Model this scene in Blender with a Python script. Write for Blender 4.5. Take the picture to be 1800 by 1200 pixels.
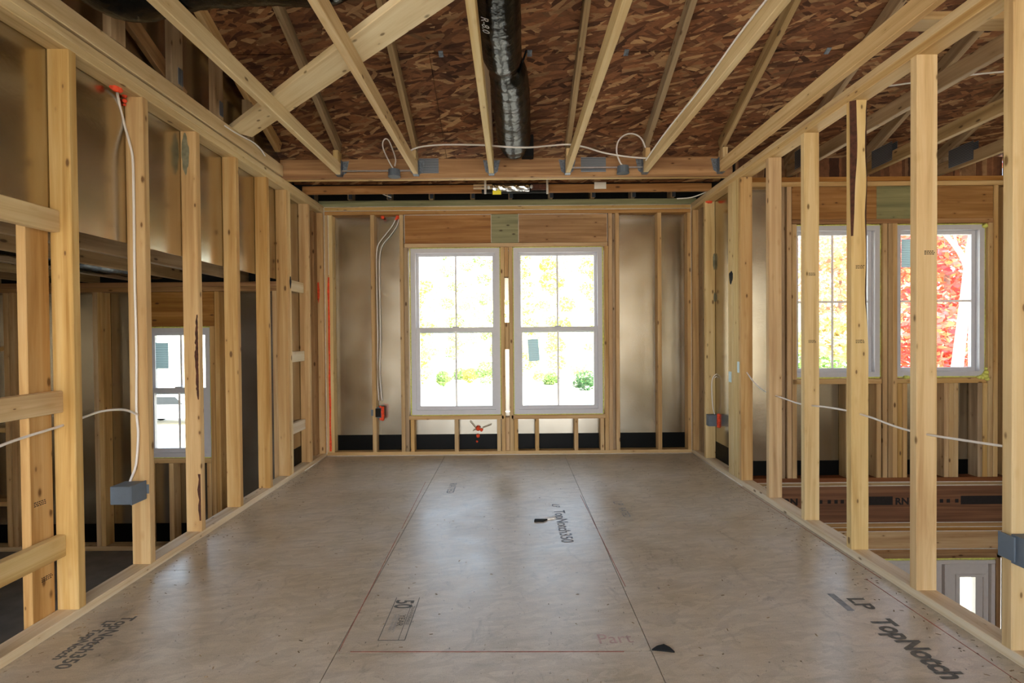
import bpy, bmesh, math, random
from mathutils import Vector, Matrix, noise
random.seed(7)
S = bpy.context.scene
for o in list(bpy.data.objects): bpy.data.objects.remove(o)
COL = S.collection

# ---------------------------------------------------------------- camera
F, PITCH, YAW, ROLL, CAMH = 868.85, 0.01215, 0.00094, 0.00846, 1.153
_c, _s = math.cos(ROLL), math.sin(ROLL)
_xr = Vector((math.cos(YAW), -math.sin(YAW), 0)); _fw = Vector((math.sin(YAW), math.cos(YAW), 0))
_zu = math.cos(PITCH)*Vector((0, 0, 1)) + math.sin(PITCH)*_fw
CD = -math.sin(PITCH)*Vector((0, 0, 1)) + math.cos(PITCH)*_fw
CR = _c*_xr - _s*_zu
CU = _s*_xr + _c*_zu
CP = Vector((0, 0, CAMH))
cam = bpy.data.cameras.new('camera'); camo = bpy.data.objects.new('camera', cam); COL.objects.link(camo)
M = Matrix.Identity(4)
for i in range(3):
    M[i][0] = CR[i]; M[i][1] = CU[i]; M[i][2] = -CD[i]; M[i][3] = CP[i]
camo.matrix_world = M
cam.sensor_width = 36; cam.lens = F/1800*36; cam.clip_start = 0.05; cam.clip_end = 3000
S.camera = camo

def U(px, py, ax, val):
    """the point where the line of sight through a photo pixel meets the plane X, Y or Z = val"""
    r = CD + CR*((px-900)/F) - CU*((py-600)/F)
    i = 'XYZ'.index(ax)
    return CP + r*((val-CP[i])/r[i])

# ---------------------------------------------------------------- world, sun, exposure
W = bpy.data.worlds.new('world'); S.world = W; W.use_nodes = True
wn = W.node_tree; wn.nodes.clear()
sky = wn.nodes.new('ShaderNodeTexSky'); sky.sky_type = 'NISHITA'; sky.sun_disc = False
sky.sun_elevation = math.radians(44); sky.sun_rotation = math.radians(135); sky.air_density = 1.0; sky.dust_density = 3.5; sky.ozone_density = 1
hsv = wn.nodes.new('ShaderNodeHueSaturation'); hsv.inputs['Saturation'].default_value = 0.6
bgn = wn.nodes.new('ShaderNodeBackground'); bgn.inputs['Strength'].default_value = 0.40
won = wn.nodes.new('ShaderNodeOutputWorld')
wn.links.new(sky.outputs[0], hsv.inputs['Color']); wn.links.new(hsv.outputs[0], bgn.inputs[0]); wn.links.new(bgn.outputs[0], won.inputs[0])
sun = bpy.data.lights.new('sun', 'SUN'); sun.energy = 4.5; sun.angle = 0.01; sun.color = (1, .95, .86)
suno = bpy.data.objects.new('sun', sun); COL.objects.link(suno)
suno.rotation_euler = Vector((-0.62, 0.62, -0.82)).to_track_quat('-Z', 'Y').to_euler()
S.view_settings.view_transform = 'Standard'; S.view_settings.look = 'None'
S.view_settings.gamma = 1; S.view_settings.use_curve_mapping = False
S.view_settings.exposure = 1.85

# ---------------------------------------------------------------- key dimensions (metres)
XL, XR, D = -1.796, 1.739, 4.768      # faces of the side walls and of the end wall
T, W4, W6 = 0.038, 0.089, 0.140       # lumber
HS = 2.335                            # top of the studs
HP = HS + 2*T                         # top of the double plate
XLo, XRo = XL-W4, XR+W4
YF = 4.0                              # front wall of the house either side of the bay
SL = 0.452                            # roof slope
def roofz(y): return 2.672 + SL*(3.95-y)

# ---------------------------------------------------------------- materials
def lin(h):
    h = h.lstrip('#'); v = [int(h[i:i+2], 16)/255 for i in (0, 2, 4)]
    return tuple(x/12.92 if x <= .04045 else ((x+.055)/1.055)**2.4 for x in v) + (1,)
class NT:
    def __init__(s, name):
        s.m = bpy.data.materials.new(name); s.m.use_nodes = True; s.t = s.m.node_tree; s.t.nodes.clear()
        s.out = s.n('ShaderNodeOutputMaterial'); s.b = s.n('ShaderNodeBsdfPrincipled'); s.l(s.b.outputs[0], s.out.inputs[0])
    def n(s, t, **k):
        x = s.t.nodes.new(t)
        for a, b in k.items(): setattr(x, a, b)
        return x
    def l(s, a, b): s.t.links.new(a, b)
    def val(s, node, **k):
        for a, b in k.items(): node.inputs[a.replace('_', ' ')].default_value = b
        return node
    def math(s, op, a, b=None, c=None):
        x = s.n('ShaderNodeMath', operation=op)
        for i, v in enumerate((a, b, c)):
            if v is None: continue
            if isinstance(v, (int, float)): x.inputs[i].default_value = v
            else: s.l(v, x.inputs[i])
        return x.outputs[0]
    def ramp(s, fac, stops, interp='LINEAR'):
        x = s.n('ShaderNodeValToRGB'); x.color_ramp.interpolation = interp
        e = x.color_ramp.elements
        while len(e) < len(stops): e.new(0.5)
        for i, (p, c) in enumerate(stops): e[i].position = p; e[i].color = c
        s.l(fac, x.inputs[0]); return x.outputs[0]
    def mix(s, fac, a, b, mode='MIX'):
        x = s.n('ShaderNodeMix', data_type='RGBA', blend_type=mode)
        for i, v in ((0, fac), (6, a), (7, b)):
            if isinstance(v, (int, float)): x.inputs[i].default_value = v
            elif isinstance(v, tuple): x.inputs[i].default_value = v
            else: s.l(v, x.inputs[i])
        return x.outputs[2]
    def coords(s, scale=(1, 1, 1), rnd=True, kind='Object'):
        tc = s.n('ShaderNodeTexCoord'); mp = s.n('ShaderNodeMapping'); mp.inputs['Scale'].default_value = scale
        s.l(tc.outputs[kind], mp.inputs[0]); o = mp.outputs[0]
        if rnd:
            oi = s.n('ShaderNodeObjectInfo'); ad = s.n('ShaderNodeVectorMath', operation='ADD')
            mu = s.n('ShaderNodeVectorMath', operation='SCALE'); cb = s.n('ShaderNodeCombineXYZ')
            s.l(oi.outputs['Random'], cb.inputs[0]); s.l(s.math('FRACT', s.math('MULTIPLY', oi.outputs['Random'], 37.7)), cb.inputs[1]); s.l(s.math('FRACT', s.math('MULTIPLY', oi.outputs['Random'], 91.3)), cb.inputs[2])
            s.l(cb.outputs[0], mu.inputs[0]); mu.inputs['Scale'].default_value = 53
            s.l(o, ad.inputs[0]); s.l(mu.outputs[0], ad.inputs[1]); o = ad.outputs[0]
        return o
    def bump(s, h, strength=.2, dist=.002):
        x = s.n('ShaderNodeBump'); x.inputs['Strength'].default_value = strength; x.inputs['Distance'].default_value = dist
        s.l(h, x.inputs['Height']); s.l(x.outputs[0], s.b.inputs['Normal'])

def wood(name, light, mid, dark, rough=.62, vary=.22, knots=True, knotcol='#3a2212', grain=1.0):
    k = NT(name)
    g = k.n('ShaderNodeTexNoise'); k.val(g, Scale=1.0, Detail=5.0, Roughness=.6, Distortion=.6); k.l(k.coords((.9, 22*grain, 22*grain)), g.inputs['Vector'])
    f = k.n('ShaderNodeTexNoise'); k.val(f, Scale=1.0, Detail=3.0, Roughness=.7); k.l(k.coords((5, 190, 190)), f.inputs['Vector'])
    b = k.n('ShaderNodeTexNoise'); k.val(b, Scale=1.0, Detail=2.0); k.l(k.coords((1.6, 5, 5)), b.inputs['Vector'])
    col = k.ramp(g.outputs['Fac'], [(.25, lin(dark)), (.48, lin(mid)), (.72, lin(light))])
    col = k.mix(k.math('MULTIPLY', k.math('SUBTRACT', f.outputs['Fac'], .35), .35), col, lin(dark))
    col = k.mix(k.math('MULTIPLY', k.math('SUBTRACT', b.outputs['Fac'], .45), .8), col, lin(mid), 'MULTIPLY')
    oi = k.n('ShaderNodeObjectInfo')
    hs = k.n('ShaderNodeHueSaturation'); k.l(col, hs.inputs['Color'])
    k.l(k.math('ADD', .5-.003, k.math('MULTIPLY', oi.outputs['Random'], .010)), hs.inputs['Hue'])
    k.l(k.math('ADD', .95-vary, k.math('MULTIPLY', k.math('FRACT', k.math('MULTIPLY', oi.outputs['Random'], 17.3)), 2*vary)), hs.inputs['Saturation'])
    k.l(k.math('ADD', 1-vary*.6, k.math('MULTIPLY', k.math('FRACT', k.math('MULTIPLY', oi.outputs['Random'], 29.1)), vary*1.1)), hs.inputs['Value'])
    col = hs.outputs[0]
    if knots:
        v = k.n('ShaderNodeTexVoronoi', feature='F1'); k.val(v, Scale=1.0); k.l(k.coords((9, 21, 21)), v.inputs['Vector'])
        sep = k.n('ShaderNodeSeparateColor'); k.l(v.outputs['Color'], sep.inputs[0])
        sel = k.math('GREATER_THAN', sep.outputs[0], .38)
        rad = k.math('ADD', .07, k.math('MULTIPLY', k.math('POWER', sep.outputs[1], 2.0), .17))
        mr = k.n('ShaderNodeMapRange'); k.l(v.outputs['Distance'], mr.inputs[0]); k.l(k.math('MULTIPLY', rad, .55), mr.inputs[1]); k.l(rad, mr.inputs[2]); mr.inputs[3].default_value = 1; mr.inputs[4].default_value = 0
        col = k.mix(k.math('MULTIPLY', k.math('MULTIPLY', mr.outputs[0], sel), .95), col, lin(knotcol))
        # halo of reddish grain round the knot
        mr2 = k.n('ShaderNodeMapRange'); k.l(v.outputs['Distance'], mr2.inputs[0]); mr2.inputs[1].default_value = .08; mr2.inputs[2].default_value = .3; mr2.inputs[3].default_value = .35; mr2.inputs[4].default_value = 0
        col = k.mix(k.math('MULTIPLY', mr2.outputs[0], sel), col, lin(dark))
    k.l(col, k.b.inputs['Base Color']); k.b.inputs['Roughness'].default_value = rough
    k.b.inputs['Specular IOR Level'].default_value = .35
    k.bump(f.outputs['Fac'], .25, .001)
    return k.m

def osb(name, cols, scale=1.0, rough=.75, smooth=0.0, flat=None, spec=.3):
    k = NT(name); base = None
    def layer(ang, sx, sy, seed):
        tc = k.n('ShaderNodeTexCoord'); mp = k.n('ShaderNodeMapping')
        mp.vector_type = 'TEXTURE'; mp.inputs['Rotation'].default_value = (0, 0, ang); mp.inputs['Scale'].default_value = (1/(sx*scale), 1/(sy*scale), 1); mp.inputs['Location'].default_value = (seed, seed*1.7, 0)
        nz = k.n('ShaderNodeTexNoise'); k.val(nz, Scale=9.0*scale, Detail=3.0)
        k.l(tc.outputs['Object'], nz.inputs['Vector'])
        ad = k.n('ShaderNodeVectorMath', operation='MULTIPLY_ADD'); k.l(nz.outputs['Color'], ad.inputs[0]); ad.inputs[1].default_value = (.010, .006, 0)
        k.l(tc.outputs['Object'], ad.inputs[2]); k.l(ad.outputs[0], mp.inputs[0])
        v = k.n('ShaderNodeTexVoronoi', voronoi_dimensions='2D', feature='F1', distance='CHEBYCHEV'); v.inputs['Scale'].default_value = 1; v.inputs['Randomness'].default_value = 1
        k.l(mp.outputs[0], v.inputs['Vector'])
        sp = k.n('ShaderNodeSeparateColor'); k.l(v.outputs['Color'], sp.inputs[0]); return sp, v
    a, va = layer(.08, 7, 34, 3); b2, vb = layer(-.42, 8, 38, 11); c2, vc = layer(.62, 8, 42, 23); d2_, vd = layer(.22, 8, 50, 31)
    st = [(i/(len(cols)-1), lin(c)) for i, c in enumerate(cols)]
    ca = k.ramp(a.outputs[0], st); cb = k.ramp(b2.outputs[1], st); cc = k.ramp(c2.outputs[2], st); cd = k.ramp(d2_.outputs[1], st)
    col = k.mix(k.math('GREATER_THAN', b2.outputs[0], .5), ca, cb)
    col = k.mix(k.math('GREATER_THAN', c2.outputs[0], .62), col, cc)
    col = k.mix(k.math('GREATER_THAN', d2_.outputs[0], .66), col, cd)
    # darker rims between the strands
    rim = k.math('SUBTRACT', 1, k.math('MULTIPLY', k.math('POWER', k.math('MINIMUM', va.outputs['Distance'], 1.0), 2.0), .55))
    col = k.mix(1.0, col, k.ramp(rim, [(0, (0, 0, 0, 1)), (1, (1, 1, 1, 1))]), 'MULTIPLY')
    gr = k.n('ShaderNodeTexNoise'); k.val(gr, Scale=1.0, Detail=4.0); k.l(k.coords((35, 240, 35), False), gr.inputs['Vector'])
    col = k.mix(.5, col, k.ramp(gr.outputs['Fac'], [(.3, (.45, .45, .45, 1)), (.7, (1.15, 1.15, 1.15, 1))]), 'MULTIPLY')
    hgt = k.math('ADD', va.outputs['Distance'], k.math('MULTIPLY', vb.outputs['Distance'], .7))
    if flat:
        d = k.n('ShaderNodeTexNoise'); k.val(d, Scale=2.3, Detail=6.0, Roughness=.65); k.l(k.coords((1, 1, 1), False), d.inputs['Vector'])
        fc = k.ramp(d.outputs['Fac'], [(.30, lin(flat[0])), (.5, lin(flat[1])), (.72, lin(flat[2]))])
        col = k.mix(smooth, col, fc)
        # scuffs and grime
        sc = k.n('ShaderNodeTexNoise'); k.val(sc, Scale=1.0, Detail=8.0, Roughness=.75, Distortion=1.2); k.l(k.coords((9, 5, 1), False), sc.inputs['Vector'])
        col = k.mix(k.ramp(sc.outputs['Fac'], [(.55, (0, 0, 0, 1)), (.75, (.55, .55, .55, 1))]), col, lin('#5d574f'))
        sp = k.n('ShaderNodeTexNoise'); k.val(sp, Scale=1.0, Detail=3.0, Roughness=.6); k.l(k.coords((60, 45, 1), False), sp.inputs['Vector'])
        col = k.mix(k.ramp(sp.outputs['Fac'], [(.66, (0, 0, 0, 1)), (.73, (.8, .8, .8, 1))]), col, lin('#3f3a36'))
        fs = k.n('ShaderNodeTexNoise'); k.val(fs, Scale=260.0, Detail=2.0); k.l(k.coords((1, 1, 1), False), fs.inputs['Vector'])
        col = k.mix(.35, col, k.ramp(fs.outputs['Fac'], [(.3, (.62, .62, .62, 1)), (.7, (1.2, 1.2, 1.2, 1))]), 'MULTIPLY')
        rr = k.ramp(d.outputs['Fac'], [(.3, (rough-.1,)*3+(1,)), (.7, (rough+.1,)*3+(1,))]); k.l(rr, k.b.inputs['Roughness'])
        k.bump(fs.outputs['Fac'], .12, .001)
    else:
        k.b.inputs['Roughness'].default_value = rough
        k.bump(hgt, .5, .002)
    k.l(col, k.b.inputs['Base Color'])
    k.b.inputs['Specular IOR Level'].default_value = spec
    return k.m

def plain(name, col, rough=.5, metal=0.0, noise_amt=0.0, nscale=30, bump=0.0, spec=.5, bscale=None):
    k = NT(name); c = lin(col)
    k.b.inputs['Roughness'].default_value = rough; k.b.inputs['Metallic'].default_value = metal; k.b.inputs['Specular IOR Level'].default_value = spec
    if noise_amt or bump:
        z = k.n('ShaderNodeTexNoise'); k.val(z, Scale=float(nscale), Detail=4.0); k.l(k.coords((1, 1, 1)), z.inputs['Vector'])
        lo = tuple(x*(1-noise_amt) for x in c[:3])+(1,); hi = tuple(min(1, x*(1+noise_amt)) for x in c[:3])+(1,)
        k.l(k.ramp(z.outputs['Fac'], [(.3, lo), (.7, hi)]), k.b.inputs['Base Color'])
        if bump:
            z2 = z
            if bscale: z2 = k.n('ShaderNodeTexNoise'); k.val(z2, Scale=float(bscale), Detail=2.0); k.l(k.coords((1, 1, 1)), z2.inputs['Vector'])
            k.bump(z2.outputs['Fac'], bump, .004)
    else: k.b.inputs['Base Color'].default_value = c
    return k.m

def foil_mat():
    k = NT('foil_sheathing')
    z = k.n('ShaderNodeTexNoise'); k.val(z, Scale=1.0, Detail=3.0); k.l(k.coords((55, 55, 55), False), z.inputs['Vector'])
    z2 = k.n('ShaderNodeTexNoise'); k.val(z2, Scale=2.5, Detail=2.0); k.l(k.coords((1, 1, 1), False), z2.inputs['Vector'])
    k.b.inputs['Metallic'].default_value = 1
    k.l(k.ramp(z2.outputs['Fac'], [(.3, lin('#b4ac9c')), (.7, lin('#cbc4b5'))]), k.b.inputs['Base Color'])
    k.l(k.ramp(z2.outputs['Fac'], [(.3, (.20,)*3+(1,)), (.7, (.27,)*3+(1,))]), k.b.inputs['Roughness'])
    k.bump(z.outputs['Fac'], .16, .0022)
    return k.m

def glass_mat():
    m = bpy.data.materials.new('window_glass'); m.use_nodes = True; t = m.node_tree; t.nodes.clear()
    o = t.nodes.new('ShaderNodeOutputMaterial'); mx = t.nodes.new('ShaderNodeMixShader'); tr = t.nodes.new('ShaderNodeBsdfTransparent'); gl = t.nodes.new('ShaderNodeBsdfGlossy'); fr = t.nodes.new('ShaderNodeFresnel')
    tr.inputs[0].default_value = (.93, .96, .95, 1); gl.inputs['Roughness'].default_value = .02; fr.inputs[0].default_value = 1.45
    ge = t.nodes.new('ShaderNodeNewGeometry'); sb = t.nodes.new('ShaderNodeMath'); sb.operation = 'SUBTRACT'; sb.inputs[0].default_value = 1; t.links.new(ge.outputs['Backfacing'], sb.inputs[1]); mu = t.nodes.new('ShaderNodeMath'); mu.operation = 'MULTIPLY'; t.links.new(fr.outputs[0], mu.inputs[0]); t.links.new(sb.outputs[0], mu.inputs[1]); t.links.new(mu.outputs[0], mx.inputs[0]); t.links.new(tr.outputs[0], mx.inputs[1]); t.links.new(gl.outputs[0], mx.inputs[2]); t.links.new(mx.outputs[0], o.inputs[0])
    return m

def stripes(name, c1, c2, scale, rough=.5, metal=0.0, axis='Z'):
    k = NT(name); w = k.n('ShaderNodeTexWave'); w.bands_direction = axis; w.inputs['Scale'].default_value = scale; w.inputs['Distortion'].default_value = .6
    k.l(k.coords((1, 1, 1), False), w.inputs['Vector'])
    k.l(k.ramp(w.outputs['Fac'], [(.35, lin(c1)), (.5, lin(c2))]), k.b.inputs['Base Color']); k.b.inputs['Roughness'].default_value = rough; k.b.inputs['Metallic'].default_value = metal
    return k.m

def paper_mat():
    k = NT('printed_paper'); w = k.n('ShaderNodeTexWave'); w.bands_direction = 'Z'; w.inputs['Scale'].default_value = 22; w.inputs['Distortion'].default_value = 1.5
    k.l(k.coords((1, 1, 1), False), w.inputs['Vector']); c = k.ramp(w.outputs['Fac'], [(.80, lin('#c9dbe0')), (.92, lin('#7d9298'))])
    k.l(c, k.b.inputs['Base Color']); tl = k.n('ShaderNodeBsdfTranslucent'); k.l(c, tl.inputs[0]); mx = k.n('ShaderNodeMixShader'); mx.inputs[0].default_value = .45
    k.l(k.b.outputs[0], mx.inputs[1]); k.l(tl.outputs[0], mx.inputs[2]); k.l(mx.outputs[0], k.out.inputs[0]); return k.m

def leafmat(name, cols):
    k = NT(name); g = k.n('ShaderNodeNewGeometry')
    k.l(k.ramp(g.outputs['Random Per Island'], [(i/(len(cols)-1), lin(c)) for i, c in enumerate(cols)]), k.b.inputs['Base Color'])
    k.b.inputs['Roughness'].default_value = .6; k.b.inputs['Specular IOR Level'].default_value = .2
    tl = k.n('ShaderNodeBsdfTranslucent'); mx = k.n('ShaderNodeMixShader'); mx.inputs[0].default_value = .4
    k.l(k.ramp(g.outputs['Random Per Island'], [(i/(len(cols)-1), lin(c)) for i, c in enumerate(cols)]), tl.inputs[0])
    k.l(k.b.outputs[0], mx.inputs[1]); k.l(tl.outputs[0], mx.inputs[2]); k.l(mx.outputs[0], k.out.inputs[0])
    return k.m

PINE = wood('pine_stud', '#d8ba88', '#c6a068', '#a27842', vary=.12)
PALE = wood('pale_pine', '#e0ca9a', '#d2b47e', '#b28d55', vary=.10)
RED = wood('fir_header', '#c2935a', '#a2733c', '#774a22', vary=.10, knots=True)
LVL = wood('engineered_beam', '#8f5a2c', '#75431d', '#593010', vary=.1, knots=False, grain=2)
GREEN = wood('treated_lumber', '#aaa276', '#8c8860', '#6a6848', vary=.1)
GREY = wood('weathered_lumber', '#c0a680', '#a68a64', '#7c6344', vary=.12)
PLATEW = wood('pale_plate', '#e6dcc6', '#dacaa9', '#bfa37a', vary=.06)
BRACE = wood('brace_board', '#ecdcb8', '#dfc99c', '#c8a974', vary=.04)
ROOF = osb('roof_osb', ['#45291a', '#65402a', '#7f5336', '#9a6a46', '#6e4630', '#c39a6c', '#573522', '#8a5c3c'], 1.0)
FLOORM = osb('subfloor_osb', ['#978a73', '#b1a288', '#c9bca4', '#a5977e'], 1.0, rough=.38, smooth=.55, flat=('#b0a389', '#ccc2af', '#ded9d0'), spec=.8)
SLAB = plain('dusty_slab', '#77736c', .8, noise_amt=.25, nscale=6)
FOIL = foil_mat(); GLASS = glass_mat()
BLACK = plain('black_plastic', '#030303', .4, noise_amt=.3, nscale=8, bump=.5, bscale=14, spec=.15)
DUCT = plain('black_duct_film', '#030404', .25, bump=1.0, noise_amt=.2, nscale=40, bscale=30, spec=.2)
VINYL = plain('white_vinyl', '#c6c7ce', .4, noise_amt=.02)
BARW = plain('white_bar', '#f0f0f3', .5, noise_amt=.02)
DOORW = plain('door_paint', '#cfc8bf', .45, noise_amt=.03)
CABLE = plain('white_cable', '#e6e2de', .45, noise_amt=.03)
BOX = plain('blue_grey_plastic', '#5d6874', .5, noise_amt=.06)
ORANGE = plain('orange_foam', '#f0512c', .7, noise_amt=.2, nscale=60, bump=.4)
ORANGEP = plain('orange_paint', '#d9481c', .7, noise_amt=.25, nscale=50)
YFOAM = plain('yellow_foam', '#d6d96e', .7, noise_amt=.2, nscale=60, bump=.5)
GALV = plain('galvanised_steel', '#7f8a97', .42, .75, noise_amt=.35, nscale=70, bump=.3)
PLATE = stripes('toothed_plate', '#4e565f', '#8f98a2', 26, .45, .6)
STEEL = plain('bright_steel', '#c9cdd2', .3, .9, noise_amt=.1)
SILVER = plain('silver_foil', '#e8e8ea', .14, 1.0, noise_amt=.05, nscale=30, bump=.9, bscale=55)
YELLOW = plain('yellow_sticker', '#e3d62c', .5, noise_amt=.05)
PAPER = plain('white_paper', '#e9e6de', .7, noise_amt=.03)
STICK = paper_mat()
INK = plain('dark_ink', '#63635f', .8, noise_amt=.25, nscale=50)
INKF = plain('faded_ink', '#8a8e92', .7, noise_amt=.25, nscale=50)
INKB = plain('black_ink', '#1d1612', .8, noise_amt=.3, nscale=50)
CHALK = plain('red_chalk', '#9a6154', .85, noise_amt=.35, nscale=40)
PENCIL = plain('pink_crayon', '#b39a94', .8, noise_amt=.2, nscale=40)
BARK = plain('dark_bark', '#4a2a1c', .9, noise_amt=.5, nscale=40, bump=.8)
SOOT = plain('soot', '#16171a', .9, noise_amt=.4, nscale=40)
MOULD = plain('grey_stain', '#7d7c66', .9, noise_amt=.25, nscale=30)
CAULK = plain('white_caulk', '#e0d8cb', .6, noise_amt=.1)
NAILP = plain('pale_blue_steel', '#a9c4d4', .35, .4, noise_amt=.1)
WINK = plain('white_ink', '#c8ccd4', .6, noise_amt=.05)
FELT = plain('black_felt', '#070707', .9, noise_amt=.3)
SEAM = plain('dark_joint', '#2f2a25', .9, noise_amt=.2)  # dark base that shows in the gaps between subfloor panels

# ---------------------------------------------------------------- builders
def tag(o, label=None, cat=None, group=None, kind=None):
    for a, b in (('label', label), ('category', cat), ('group', group), ('kind', kind)):
        if b: o[a] = b
    return o
def empty(name, loc, label=None, cat=None, group=None, kind=None):
    o = bpy.data.objects.new(name, None); COL.objects.link(o); o.location = loc; o.empty_display_size = .1
    return tag(o, label, cat, group, kind)
def link(name, me, mat, parent=None, mw=None):
    o = bpy.data.objects.new(name, me); COL.objects.link(o)
    if mat and not me.materials: me.materials.append(mat)
    mw = mw or Matrix.Identity(4)
    if parent:
        o.parent = parent; o.matrix_basis = PW(parent).inverted() @ mw
    else: o.matrix_basis = mw
    return o
def PW(p):
    m = p.matrix_basis.copy()
    while p.parent: p = p.parent; m = p.matrix_basis @ m
    return m
_bm = {}
def beam_mesh(L, w, t, ch=.003):
    """lumber: long axis X, width Z, thickness Y, eased long edges, centred"""
    key = (round(L, 4), round(w, 4), round(t, 4), ch)
    if key in _bm: return _bm[key]
    ch = min(ch, t*.3, w*.3); a, b = t/2, w/2
    pr = [(-a+ch, -b), (a-ch, -b), (a, -b+ch), (a, b-ch), (a-ch, b), (-a+ch, b), (-a, b-ch), (-a, -b+ch)]
    vs = [(-L/2, y, z) for y, z in pr] + [(L/2, y, z) for y, z in pr]
    fs = [(i, (i+1) % 8, (i+1) % 8+8, i+8) for i in range(8)] + [tuple(range(7, -1, -1)), tuple(range(8, 16))]
    me = bpy.data.meshes.new('lumber'); me.from_pydata(vs, [], fs); me.update(); _bm[key] = me
    return me
def frame(d, up):
    x = d.normalized(); z = (up - x*up.dot(x)).normalized(); y = z.cross(x)
    return Matrix(((x.x, y.x, z.x), (x.y, y.y, z.y), (x.z, y.z, z.z)))
def beam(name, parent, p0, p1, w, t, mat, up=(0, 0, 1), ch=.003):
    """a board from p0 to p1, width w along up, thickness t across"""
    p0, p1 = Vector(p0), Vector(p1); d = p1-p0
    me = beam_mesh(d.length, w, t, ch)
    if me.materials and me.materials[0] != mat: me = me.copy(); me.materials.clear()
    return link(name, me, mat, parent, Matrix.Translation((p0+p1)/2) @ frame(d, Vector(up)).to_4x4())
def box(name, parent, x0, x1, y0, y1, z0, z1, mat, axis=None, ch=.003):
    """axis-aligned board; the grain runs along its longest side"""
    x0, x1 = sorted((x0, x1)); y0, y1 = sorted((y0, y1)); z0, z1 = sorted((z0, z1))
    s = (x1-x0, y1-y0, z1-z0); c = Vector(((x0+x1)/2, (y0+y1)/2, (z0+z1)/2))
    ax = axis or 'XYZ'[s.index(max(s))]
    e = {'X': (Vector((s[0]/2, 0, 0)), s[2], s[1], (0, 0, 1)), 'Y': (Vector((0, s[1]/2, 0)), s[2], s[0], (0, 0, 1)), 'Z': (Vector((0, 0, s[2]/2)), s[1], s[0], (0, 1, 0))}[ax]
    return beam(name, parent, c-e[0], c+e[0], e[1], e[2], mat, e[3], ch)
def mesh(name, parent, vs, fs, mat, mw=None, smooth=False):
    me = bpy.data.meshes.new(name); me.from_pydata([tuple(v) for v in vs], [], fs); me.update()
    if smooth:
        for p in me.polygons: p.use_smooth = True
    return link(name, me, mat, parent, mw)
def poly(name, parent, pts, thick, nrm, mat):
    """a thin flat piece with the outline pts and a little thickness along nrm"""
    n = Vector(nrm)*thick; k = len(pts)
    vs = [Vector(p) for p in pts] + [Vector(p)+n for p in pts]
    fs = [tuple(range(k-1, -1, -1)), tuple(range(k, 2*k))] + [(i, (i+1) % k, (i+1) % k+k, i+k) for i in range(k)]
    return mesh(name, parent, vs, fs, mat)
def ring(name, parent, x0, x1, z0, z1, w, y0, y1, mat):
    o = [(x0, z0), (x1, z0), (x1, z1), (x0, z1)]; i = [(x0+w, z0+w), (x1-w, z0+w), (x1-w, z1-w), (x0+w, z1-w)]
    vs = [(x, y, z) for y in (y0, y1) for p in (o, i) for x, z in p]; fs = []
    for k in range(4):
        j = (k+1) % 4
        fs += [(k, j, 4+j, 4+k), (8+j, 8+k, 12+k, 12+j), (k, 8+k, 8+j, j), (4+k, 4+j, 12+j, 12+k)]
    return mesh(name, parent, vs, fs, mat)
def smoothpts(pts, n=6):
    P = [Vector(p) for p in pts]; P = [2*P[0]-P[1]] + P + [2*P[-1]-P[-2]]; out = []
    for i in range(1, len(P)-2):
        a, b, c, d = P[i-1:i+3]
        for k in range(n):
            t = k/n
            out.append(.5*((2*b)+(c-a)*t+(2*a-5*b+4*c-d)*t*t+(3*b-a-3*c+d)*t**3))
    out.append(P[-2]); return out
def tube_data(pts, r, sides=8, rfun=None):
    vs, fs = [], []; n = len(pts); up = Vector((0.13, .21, .97)); prev = None
    for i, p in enumerate(pts):
        d = (pts[min(i+1, n-1)]-pts[max(i-1, 0)]).normalized()
        if prev is None: u = d.cross(up); u = u if u.length > .1 else d.cross(Vector((1, 0, 0)))
        else: u = prev - d*prev.dot(d)
        u.normalize(); prev = u; v = d.cross(u)
        for k in range(sides):
            a = 2*math.pi*k/sides; rr = rfun(i, k, p) if rfun else r
            vs.append(p+(u*math.cos(a)+v*math.sin(a))*rr)
    for i in range(n-1):
        for k in range(sides): fs.append((i*sides+k, i*sides+(k+1) % sides, (i+1)*sides+(k+1) % sides, (i+1)*sides+k))
    fs += [tuple(range(sides-1, -1, -1)), tuple(range((n-1)*sides, n*sides))]
    return vs, fs
def tube(name, parent, pts, r, mat, sides=8, n=6, rfun=None):
    p = smoothpts(pts, n) if n else [Vector(q) for q in pts]
    vs, fs = tube_data(p, r, sides, rfun); return mesh(name, parent, vs, fs, mat, smooth=True)
def cable(label, pts, r=.0055, group='white electrical cables'):
    o = tube('cable', None, pts, r, CABLE, 8); return tag(o, label, 'cable', group)
def blob(name, parent, spheres, mat, seed=0, sub=2, amt=.3):
    bm = bmesh.new()
    for q, (c, r) in enumerate(spheres):
        m = bmesh.ops.create_icosphere(bm, subdivisions=sub, radius=1)
        for v in m['verts']:
            nn = noise.noise(v.co*2.1+Vector((seed+q*3.3, q, seed)))
            v.co = Vector(c)+v.co*r*(1+amt*nn)
    me = bpy.data.meshes.new(name); bm.to_mesh(me); bm.free()
    for p in me.polygons: p.use_smooth = True
    return link(name, me, mat, parent)
def lathe(name, parent, prof, c, axis, mat, sides=20):
    c = Vector(c); q = Vector((0, 0, 1)).rotation_difference(Vector(axis)).to_matrix(); vs = []; fs = []
    for r, h in prof:
        for k in range(sides):
            a = 2*math.pi*k/sides; vs.append(c+q@Vector((r*math.cos(a), r*math.sin(a), h)))
    for i in range(len(prof)-1):
        for k in range(sides): fs.append((i*sides+k, i*sides+(k+1) % sides, (i+1)*sides+(k+1) % sides, (i+1)*sides+k))
    fs += [tuple(range(sides-1, -1, -1)), tuple(range((len(prof)-1)*sides, len(prof)*sides))]
    return mesh(name, parent, vs, fs, mat)
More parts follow.
